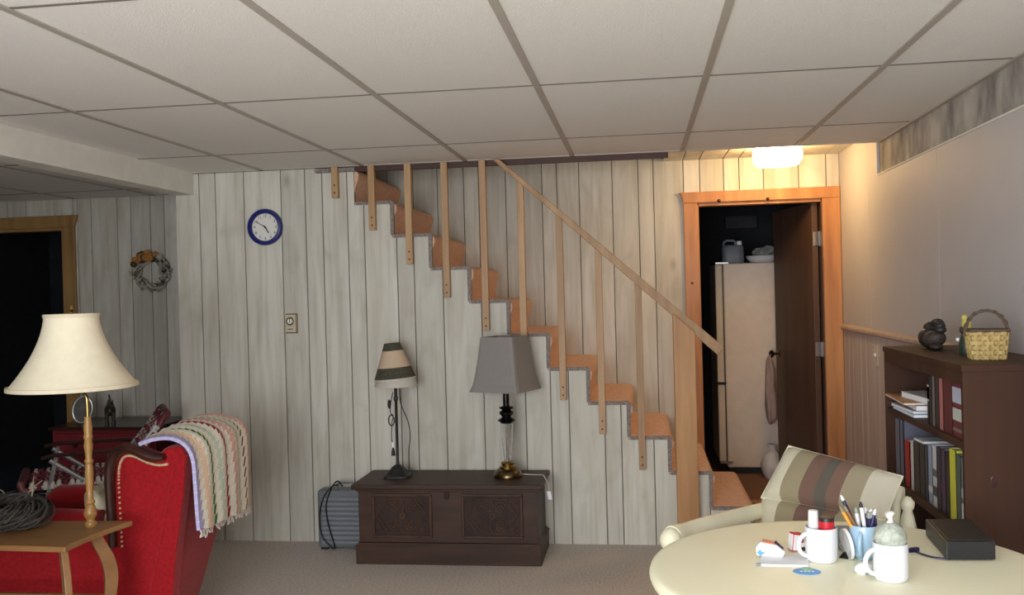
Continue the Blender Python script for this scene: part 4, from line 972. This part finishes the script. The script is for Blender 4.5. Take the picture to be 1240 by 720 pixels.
for y0, y1, h, c, lb_, bd in lows: book(y0, y1, SH2, h, .19, c, lb_, band=bd)
flat('envelope', 'white envelope lying on top of the charcoal books on the lower shelf', 'envelope', SH2 + .199, .008, .99, 1.15, 3.48, 3.58, K(216, 218, 226), .05)
# bottom shelf: dark case
cs = thing('dark_case', 'dark brown case stored on the shelf below the books', 'case', (1.12, 3.30, SH3))
build('case', MB().box(-.13, .12, -.20, .20, 0, .16), 'brownstrip', cs, bevel=.02); build('handle', MB().tube(bez([(-.13, -.06, .09), (-.15, -.05, .10), (-.155, 0, .105), (-.15, .05, .10), (-.13, .06, .09)], 14), .007, 8), 'black', cs)

# on top of the bookcase
dk = thing('bird_figurine', 'dark carved bird figurine on top of the bookcase', 'figurine', (1.10, 3.70, BT), math.radians(0)); dk.scale = (.8, .8, .76)
mb = MB().ell((0, .035, .055), .055, .062, .055, 18, 12).ell((0, .040, .105), .030, .032, .030, 14, 10)
build('body', mb, 'duck', dk, smooth=True)
build('wing', MB().ell((-.01, -.06, .055), .05, .058, .042, 16, 10, Matrix.Rotation(math.radians(-15), 3, 'X')), 'duckbrown', dk, smooth=True)
mb = MB()
for k in range(7):
    a_ = math.radians(30 + k * 22); mb.ell((0, -.075 + .052 * math.cos(a_), .085 + .052 * math.sin(a_)), .026, .020, .018, 10, 6)
build('tail', mb, 'duck', dk, smooth=True)
build('foot', MB().ell((-.02, -.115, .018), .030, .034, .018, 12, 8), 'duck', dk, smooth=True)
fgn = thing('yellow_bird_figurine', 'small green and yellow bird figurine behind the basket', 'figurine', (1.115, 3.375, BT)); fgn.scale = (.72, .72, .80)
build('base', MB().lathe([(.034, 0), (.038, .012), (.034, .06), (.026, .085), (.018, .10)], (0, 0, 0), 18), 'green', fgn, smooth=True)
build('bird', MB().ell((0, 0, .130), .022, .026, .030, 14, 10).ell((-.004, .012, .158), .015, .016, .015, 12, 8), 'yellow', fgn, smooth=True)
build('wing', MB().ell((-.014, .004, .108), .018, .022, .018, 10, 8), 'duckbrown', fgn, smooth=True)
build('dot', MB().ell((-.034, .02, .066), .010, .010, .009, 10, 6), 'white', fgn)

bk = thing('splint_basket', 'small woven splint basket with a twisted handle on the bookcase', 'basket', (1.118, 3.20, BT), math.radians(-6)); bk.scale = (.86, .86, .90)
wb_, wt_, hb = .058, .070, .104
def bp(a_, t): # perimeter point; rounded rectangle
    r_ = wb_ + (wt_ - wb_) * t; k = 1 / (abs(math.cos(a_)) ** 6 + abs(math.sin(a_)) ** 6) ** (1 / 6); return Vector((math.cos(a_) * r_ * k, math.sin(a_) * r_ * k * .85, hb * t))
build('bottom', MB().lathe([(wb_ - .003, .002), (wb_ - .003, .008)], (0, 0, 0), 32, sq=6, sy=.85), 'basket', bk)
for n in range(6):
    t = (n + .5) / 6; P1 = []
    for j in (-1, 1):
        row = []
        for i in range(49):
            a_ = 2 * PI * i / 48; q = bp(a_, t + j * .070); o_ = q.copy(); o_.z = 0; o_.normalize(); row.append(q + o_ * (.0032 * (1 if ((i // 2) + n) % 2 else -1)))
        P1.append(row)
    build('weaver', MB().grid(P1, uv=False), 'basket', bk, solid=.0016)
for n in range(24):
    a_ = 2 * PI * (n + .5) / 24; d_ = .07
    build('stake', MB().grid([[bp(a_ - d_, t), bp(a_ + d_, t)] for t in (0, .25, .5, .75, 1)], uv=False), 'basket', bk, solid=.002)
build('rim', MB().tube([bp(2 * PI * i / 48, 1.0) for i in range(48)], .0055, 6, closed=True), 'basket_dark', bk)
for ph_ in (0, PI):
    pts = []
    for i in range(41):
        t = i / 40; a_ = PI * t; tw_ = t * 26 + ph_
        pts.append((-.072 * math.cos(a_) * 1.04 + .004 * math.cos(tw_), .004 * math.sin(tw_), hb - .02 + .092 * math.sin(a_) ** .85 + .002 * math.sin(tw_)))
    build('handle', MB().tube(pts, .0048, 6), 'basket_dark', bk)

# ------------------------------------------------------------------ round table
TT = .74; tcx, tcy, TR = .495, 2.345, .488
rt = thing('round_table', 'round cream laminate table standing beside the bookcase', 'table', (tcx, tcy, 0))
build('top', MB().lathe([(0, TT - .034), (TR - .02, TT - .034), (TR - .004, TT - .030), (TR, TT - .020), (TR, TT - .014), (TR - .003, TT - .005), (TR - .012, TT - .001), (TR - .024, TT), (0, TT)], (0, 0, 0), 96), 'cream', rt, smooth=True)
build('pedestal', MB().lathe([(.05, .10), (.06, .16), (.045, .22), (.06, .40), (.05, .56), (.09, .66)], (0, 0, 0), 24), 'creampaint', rt, smooth=True)
for k in range(4):
    a_ = k * PI / 2 + PI / 4; build('foot', MB().tube([(.03 * math.cos(a_), .03 * math.sin(a_), .16), (.18 * math.cos(a_), .18 * math.sin(a_), .09), (.30 * math.cos(a_), .30 * math.sin(a_), .022)], [.035, .03, .022], 8), 'creampaint', rt)

# armchair behind the table
ac = thing('cream_armchair', 'cream painted armchair drawn up behind the round table', 'chair', (.56, 3.02, 0))
A = lambda p: Vector(p) - Vector((.56, 3.02, 0))
lt, rt_, lbm, rbm = PY(955, 540, 3.30), PY(1093, 577, 2.97), PY(922, 602, 3.215), PY(1072, 630, 2.885)
bdir = (rt_ - lt); bdir.z = 0; bdir.normalize(); fdir = Vector((bdir.y, -bdir.x, 0))       # towards the seat front
if fdir.y > 0: fdir = -fdir
arm_l = bez([PY(814, 649, 2.80), PY(838, 640, 2.90), PY(878, 629, 3.05), PY(925, 617, 3.24), PY(950, 613, 3.31)], 20)
build('arm', MB().tube([A(p) for p in arm_l], [.032, .032, .030] + [.026] * 18, 12), 'creampaint', ac, smooth=True)
kn = arm_l[0]; build('arm_knob', MB().ell(A(kn + Vector((-.004, -.010, -.008))), .034, .034, .036, 16, 10), 'creampaint', ac, smooth=True)
off = bdir * .50
arm_r = [p + off - Vector((0, 0, .035)) for p in arm_l]
build('arm', MB().tube([A(p) for p in arm_r], .024, 12), 'creampaint', ac, smooth=True)
s0 = arm_l[-1] - fdir * .00
for p in (arm_l[2], arm_r[2]):
    build('front_leg', MB().lathe([(.018, 0), (.020, .05), (.026, .30), (.022, .42), (.020, .52), (.024, p.z - .01)], A((p.x, p.y, 0)), 14), 'creampaint', ac, smooth=True)
for sg in (-1, 1):
    q = (lbm + rbm) / 2 + bdir * (.17 * sg) - fdir * .06; q2_ = (lt + rt_) / 2 + bdir * (.15 * sg) - fdir * .075 - Vector((0, 0, .07))
    build('back_post', MB().tube([A((q.x - fdir.x * .04, q.y - fdir.y * .04, 0)), A((q.x, q.y, .42)), A(q2_)], .020, 12), 'creampaint', ac, smooth=True)
sc = (arm_l[2] + arm_r[2] + arm_l[-1] + arm_r[-1]) / 4
mid = Vector((sc.x, sc.y, .42))
hl = (arm_l[-1] - arm_l[2]).length / 2
build('seat', MB().obox(A(mid), bdir * .245, fdir * hl, Vector((0, 0, .022))), 'creampaint', ac, bevel=.012)
nb = -fdir * .075
build('back_rail', MB().obox(A((lt + rt_) / 2 + nb * 1.0 + Vector((0, 0, -.10))), bdir * .17, fdir * .014, Vector((0, 0, .03))), 'creampaint', ac, bevel=.008)
build('back_rail', MB().obox(A((lbm + rbm) / 2 + nb * .7 + Vector((0, 0, -.13))), bdir * .20, fdir * .014, Vector((0, 0, .03))), 'creampaint', ac, bevel=.008)
# spindle finial seen beside the cushion
sp_ = PY(1099, 618, 3.03)
build('spindle', MB().lathe([(.014, -.14), (.022, -.10), (.026, -.05), (.020, -.02), (.014, 0), (.020, .012), (.022, .026), (.012, .042), (0, .046)], A(sp_), 14), 'creampaint', ac, smooth=True)

# striped cushion: long folded pad, upper part leaning on the back
stripes = [(0, K(206, 200, 178)), (.18, K(150, 140, 114)), (.345, K(118, 92, 82)), (.47, K(98, 92, 84)), (.57, K(124, 98, 86)), (.675, K(160, 150, 126)), (.83, K(204, 198, 180))]
M['stripes'] = stripe_mat('striped_cushion_fabric', stripes, bump=.3, bscale=300)
cu_ = thing('striped_cushion', 'cream cushion with tan and brown stripes on the cream armchair', 'cushion', (lbm + rbm) / 2)
co = (lbm + rbm) / 2
def puff(c00, c10, c01, c11, t_, n=20):
    nrm = ((c10 - c00).cross(c01 - c00)).normalized()
    if nrm.y > 0: nrm = -nrm
    a, b = [], []
    for j in range(n + 1):
        ra, rb = [], []
        for i in range(n + 1):
            u, v = i / n, j / n; p = c00.lerp(c10, u).lerp(c01.lerp(c11, u), v)
            e = (max(0, 1 - abs(2 * u - 1) ** 4) * max(0, 1 - abs(2 * v - 1) ** 3)) ** .5
            ra.append(p + nrm * (t_ * e) - co); rb.append(p - nrm * (t_ * .7 * e) - co)
        a.append(ra); b.append(rb)
    return a, b
a, b = puff(lbm, rbm, lt, rt_, .05)
build('upper_pad', MB().grid(a).grid(b), M['stripes'], cu_, smooth=True)
for (p, q) in ((lt, rt_), (rt_, rbm), (rbm, lbm), (lbm, lt)):
    pass
build('piping', MB().tube([x - co for x in (lt, rt_, rbm, lbm)], .004, 6, closed=True), M['creampaint'], cu_)
dn = fdir * .02 + Vector((0, 0, -.24))
l2, r2_ = lbm + bdir * .002 + Vector((0, 0, .004)), rbm - bdir * .01 + Vector((0, 0, .004))
a, b = puff(l2 + dn, r2_ + dn, l2, r2_, .042)
build('lower_pad', MB().grid(a).grid(b), M['stripes'], cu_, smooth=True)

# ------------------------------------------------------------------ things on the table
def mug(name, label, c, r_, h, material, hang, tap=0, handle_r=.026):
    o = thing(name, label, 'mug', (c[0], c[1], TT))
    build('cup', MB().lathe([(0, .002), (r_ - .006 - tap, 0), (r_ - .002 - tap, .004), (r_, h * .5 if tap else .012), (r_, h - .003), (r_ - .0015, h), (r_ - .004, h - .002), (r_ - .005, .012), (0, .008)], (0, 0, 0), 36), material, o, smooth=True)
    d_ = Vector((math.cos(hang), math.sin(hang), 0)); pts = []
    for i in range(13):
        a_ = -PI / 2 + PI * i / 12; pts.append(d_ * (r_ - .004 + handle_r * math.cos(a_) * 1.05) + Vector((0, 0, h * .5 + h * .33 * math.sin(a_))))
    build('handle', MB().tube(pts, .0058, 8), material, o, smooth=True); return o
m1 = PZ(995, 678, TT); m2 = PZ(1047, 676, TT); m3 = PZ(1079, 701, TT)
mug('white_mug', 'plain white mug holding small bottles', m1, .0395, .086, 'mug', math.radians(200))
mug('blue_mug', 'pale blue mug filled with pens and pencils', m2, .036, .088, 'bluemug', math.radians(245), tap=.012, handle_r=.018)
mug('jar_mug', 'white mug with a bag of pale green filling in it', m3, .0395, .088, 'mug', math.radians(195))
# bottles in mug 1
b1 = thing('glue_bottle', 'small white capped bottle standing in the white mug', 'bottle', (m1.x - .0175, m1.y + .004, TT + .013))
build('cap', MB().lathe([(.013, .068), (.0135, .072), (.012, .112), (.010, .113), (0, .113)], (0, 0, 0), 20), 'white', b1, smooth=True); build('body', MB().lathe([(.014, 0), (.015, .002), (.015, .066), (.012, .068)], (0, 0, 0), 20), 'greyp', b1, smooth=True)
b2 = thing('ink_bottle', 'black and red bottle standing in the white mug', 'bottle', (m1.x + .0135, m1.y - .002, TT + .013))
build('body', MB().lathe([(.017, 0), (.0185, .003), (.0185, .060), (.017, .064)], (0, 0, 0), 20), 'blackplastic', b2, smooth=True); build('label', MB().lathe([(.0188, .068), (.0188, .088)], (0, 0, 0), 20), 'redp', b2, smooth=True)
build('cap', MB().lathe([(.0185, .063), (.0186, .094), (.017, .097), (0, .097)], (0, 0, 0), 20), 'blackplastic', b2, smooth=True)
# the red band sits on the side of the cap
# pens in the blue mug
def pen(name, label, cat, base, tip_px, d, r_, mt, tipm, cap=None, grp=None):
    p1 = PY(*tip_px, d); p0 = Vector(base); o = thing(name, label, cat, p0, group=grp)
    v = p1 - p0; L_ = v.length; q = v.to_track_quat('Z', 'Y').to_matrix().to_4x4()
    build('barrel', MB().lathe([(r_ * .5, 0), (r_, .008), (r_, L_ - .016), (r_ * .9, L_ - .014)], (0, 0, 0), 10).xf(q), mt, o, smooth=True)
    build('tip', MB().lathe([(r_ * .95, L_ - .016), (r_ * .85, L_ - .006), (r_ * .3, L_)], (0, 0, 0), 10).xf(q), tipm, o, smooth=True)
mb_ = Vector((m2.x, m2.y, TT + .012))
pen('pencil', 'dark navy pencil leaning in the blue mug', 'pencil', mb_ + Vector((.012, .004, 0)), (1018, 599), m2.y + .02, .0045, 'navyp', 'white')
pen('pencil', 'yellow orange pencil leaning lowest in the blue mug', 'pencil', mb_ + Vector((.006, -.008, 0)), (1017, 613), m2.y - .01, .0045, 'orangep', 'straw')
pen('pencil', 'brown pencil beside the orange one in the blue mug', 'pencil', mb_ + Vector((.016, -.004, 0)), (1022, 612), m2.y + .0, .0045, 'tablewood', 'straw')
pen('pen', 'black tipped white pen standing in the blue mug', 'pen', mb_ + Vector((.010, .0, 0)), (1042, 607), m2.y, .0050, 'white', 'blackplastic')
pen('pen', 'white pen standing behind the black tipped one in the blue mug', 'pen', mb_ + Vector((.0, .012, 0)), (1036, 614), m2.y + .022, .0055, 'white', 'greyp')
pen('marker', 'navy marker with a white cap in the blue mug', 'marker', mb_ + Vector((-.004, .014, 0)), (1048, 614), m2.y + .025, .0065, 'navyp', 'white')
pen('marker', 'navy marker leaning right in the blue mug', 'marker', mb_ + Vector((-.010, .006, 0)), (1055, 616), m2.y + .015, .0065, 'navyp', 'white')
pen('pen', 'silver clip pen at the right rim of the blue mug', 'pen', mb_ + Vector((.0, -.006, 0)), (1060, 616), m2.y, .0050, 'navyp', 'white')
er = thing('marker_case', 'dark plastic case standing in the blue mug', 'case', (m2.x + .020, m2.y + .004, TT + .013), math.radians(12))
build('case', MB().box(-.012, .012, -.007, .007, 0, .095), 'navyp', er, bevel=.003); build('lid', MB().box(-.0125, .0125, -.0075, .0075, .088, .104), 'greyp', er, bevel=.003)
# bag of filling in the third mug
fb = thing('filled_bag', 'knotted clear bag of pale green filling bulging from the white mug', 'bag', (m3.x, m3.y, TT + .03))
mb = MB().lathe([(.030, 0), (.0335, .02), (.0335, .056), (.0375, .064), (.036, .080), (.027, .096), (.014, .104), (0, .106)], (0, 0, 0), 28)
build('filling', mb, 'seed', fb, smooth=True)
mb = MB().lathe([(.012, .100), (.006, .110), (.009, .120), (.011, .128), (.006, .131), (0, .131)], (0, 0, 0), 16)
for v in mb.v: v += Vector((.002 * math.sin(v.z * 300), .002 * math.cos(v.y * 500), 0))
build('knot', mb, 'whitebag', fb, smooth=True)
ld = thing('plastic_disc', 'round white plastic disc leaning against the blue mug', 'disc', (m2.x - .043, m2.y - .004, TT + .038), rot=(0, math.radians(82), math.radians(8)))
build('disc', MB().lathe([(.036, -.003), (.037, 0), (.036, .003), (.030, .004), (0, .004)], (0, 0, 0), 32), 'white', ld, smooth=True); build('lip', MB().lathe([(.037, -.004), (.0385, -.004), (.0385, .004), (.037, .004), (.037, -.004)], (0, 0, 0), 32), 'white', ld, smooth=True)
# mouse-like white thing in front of the blue mug
ms = thing('white_clip', 'small white plastic clip lying in front of the blue mug', 'clip', PZ(1047, 694, TT), math.radians(20))
build('shell', MB().ell((0, 0, .006), .026, .015, .016, 18, 10).xf(Matrix.Translation((0, 0, .006))), 'white', ms, smooth=True); build('slot', MB().box(-.006, .014, -.0155, -.010, .0015, .006), 'greyp', ms)
# papers, tape dispenser, small boxes
pp = thing('note_pad', 'white note pad lying beside the white mug', 'note pad', PZ(948, 679, TT), math.radians(4))
build('sheets', MB().prism([(-.068, -.040), (.050, -.052), (.072, .030), (-.045, .040)], 'z', 0, .005), 'paper', pp, bevel=.001); build('binding', MB().obox((-.067, -.038, .003), (.004, .002, 0), (-.002, .004, 0), (0, 0, .003)), 'greyp', pp)
td = thing('tape_dispenser', 'white correction tape dispenser with a red top on the note pad', 'tape dispenser', PZ(934, 672, TT + .005), math.radians(-12))
build('body', MB().prism([(-.036, 0), (.030, 0), (.036, .014), (.016, .030), (-.026, .036), (-.038, .022)], 'y', -.016, .016), 'white', td, bevel=.004)
build('top', MB().prism([(-.022, .0362), (.012, .0314), (.013, .0328), (-.021, .0378)], 'y', -.013, .013), mat('coral', K(220, 130, 110), .4), td)
build('window', MB().obox((.020, 0, .0265), (.010, 0, -.0085), (0, .012, 0), (.0005, 0, .0008)), 'navyp', td); build('emblem', MB().prism([(-.034, .010), (-.026, .018), (-.022, .012), (-.012, .010), (-.020, .006), (-.026, .001), (-.030, .006)], 'y', -.0175, -.0155), 'bluepaper', td)
sb_ = thing('striped_box', 'small red and white box standing behind the note pad', 'box', PZ(963, 666, TT), math.radians(20), rot=(0, math.radians(8), math.radians(20)))
build('carton', MB().box(-.016, .014, -.013, .013, 0, .046), 'redp', sb_, bevel=.002); build('label', MB().box(-.0145, .006, -.0145, -.0125, .003, .043), 'white', sb_); build('side_label', MB().box(-.0175, -.0155, -.011, .011, .003, .043), 'white', sb_)
wt = thing('tape_roll', 'grey and white tape roll lying behind the white mug', 'tape roll', PZ(1021, 664, TT), 0, rot=(math.radians(78), 0, math.radians(25)))
wt.location.z = TT + .031
build('roll', MB().lathe([(.014, -.013), (.030, -.013), (.030, .013), (.014, .013), (.014, -.013)], (0, 0, 0), 28), 'greyp', wt, smooth=True); build('core', MB().lathe([(.011, -.013), (.014, -.013), (.014, .013), (.011, .013), (.011, -.013)], (0, 0, 0), 24), 'white', wt)
st2 = thing('mini_stapler', 'small white stapler lying behind the white mug', 'stapler', PZ(978, 665, TT), math.radians(25))
build('base', MB().box(-.030, .030, -.009, .009, 0, .008), 'blackplastic', st2, bevel=.002); build('arm', MB().prism([(-.030, .010), (.030, .010), (.031, .018), (.020, .026), (-.028, .022)], 'y', -.010, .010), 'white', st2, bevel=.003)
clp = thing('binder_clip', 'dark metal binder clip between the white and blue mugs', 'clip', PZ(1024, 675, TT), math.radians(-30))
build('jaw', MB().prism([(-.014, 0), (.014, 0), (.003, .016), (-.003, .016)], 'y', -.010, .010), 'gunmetal', clp); build('wire', MB().tube([(-.002, -.006, .015), (-.012, -.006, .030), (-.016, 0, .034), (-.012, .006, .030), (-.002, .006, .015)], .0012, 5), 'chrome', clp)
bs = thing('blue_sticker', 'flat oval blue card lying in front of the note pad', 'card', PZ(977, 692, TT), 0)
build('card', MB().lathe([(.033, 0), (.033, .0015), (0, .0016)], (0, 0, 0), 32, sx=1.0, sy=.80), 'bluepaper', bs); build('green_tab', MB().lathe([(.013, .0016), (.013, .0026), (0, .0026)], (.004, .018, 0), 20), 'greenpaper', bs)
for i_ in range(4): build('print', MB().box(-.016 + i_ * .009, -.010 + i_ * .009, -.006, .003, .0016, .002), 'paper', bs)
# black box with cord
f1, f2, f3 = PZ(1146, 679, TT), PZ(1206, 679, TT), PZ(1121, 649, TT)
bb_ = thing('black_box', 'flat black plastic box on the round table', 'box', (f1 + f2) / 2)
ex = (f2 - f1); ex.z = 0; ey = (f3 - f1); ey.z = 0; hz = .048
q = [Vector((0, 0, 0)) - ex / 2, ex / 2, ex / 2 + ey, -ex / 2 + ey]
build('case', MB().prism([(v.x, v.y) for v in q], 'z', .003, hz), 'blackplastic', bb_, bevel=.003)
q2 = [v * 1 for v in q]; cen = sum(q2, Vector()) / 4; q2 = [cen + (v - cen) * .86 for v in q2]
build('lid_panel', MB().prism([(v.x, v.y) for v in q2], 'z', hz - .001, hz + .002), 'black', bb_, bevel=.001)
for k in range(4):
    v = cen + (q[k] - cen) * .85; build('foot', MB().lathe([(.006, 0), (.006, .004)], (v.x, v.y, 0), 10), 'black', bb_)
cc = [PZ(1148, 678, TT), PZ(1130, 676, TT), PZ(1116, 672, TT), PZ(1106, 668, TT), PZ(1090, 662, TT), PZ(1068, 655, TT)]
o_ = (f1 + f2) / 2
build('cord', MB().tube(bez([p - o_ + Vector((0, 0, .0035)) for p in cc], 24), .0025, 6), 'navyp', bb_); build('plug', MB().obox(cc[3] - o_ + Vector((0, 0, .006)), (.014, .006, 0), (-.002, .005, 0), (0, 0, .005)), 'navyp', bb_, bevel=.001)
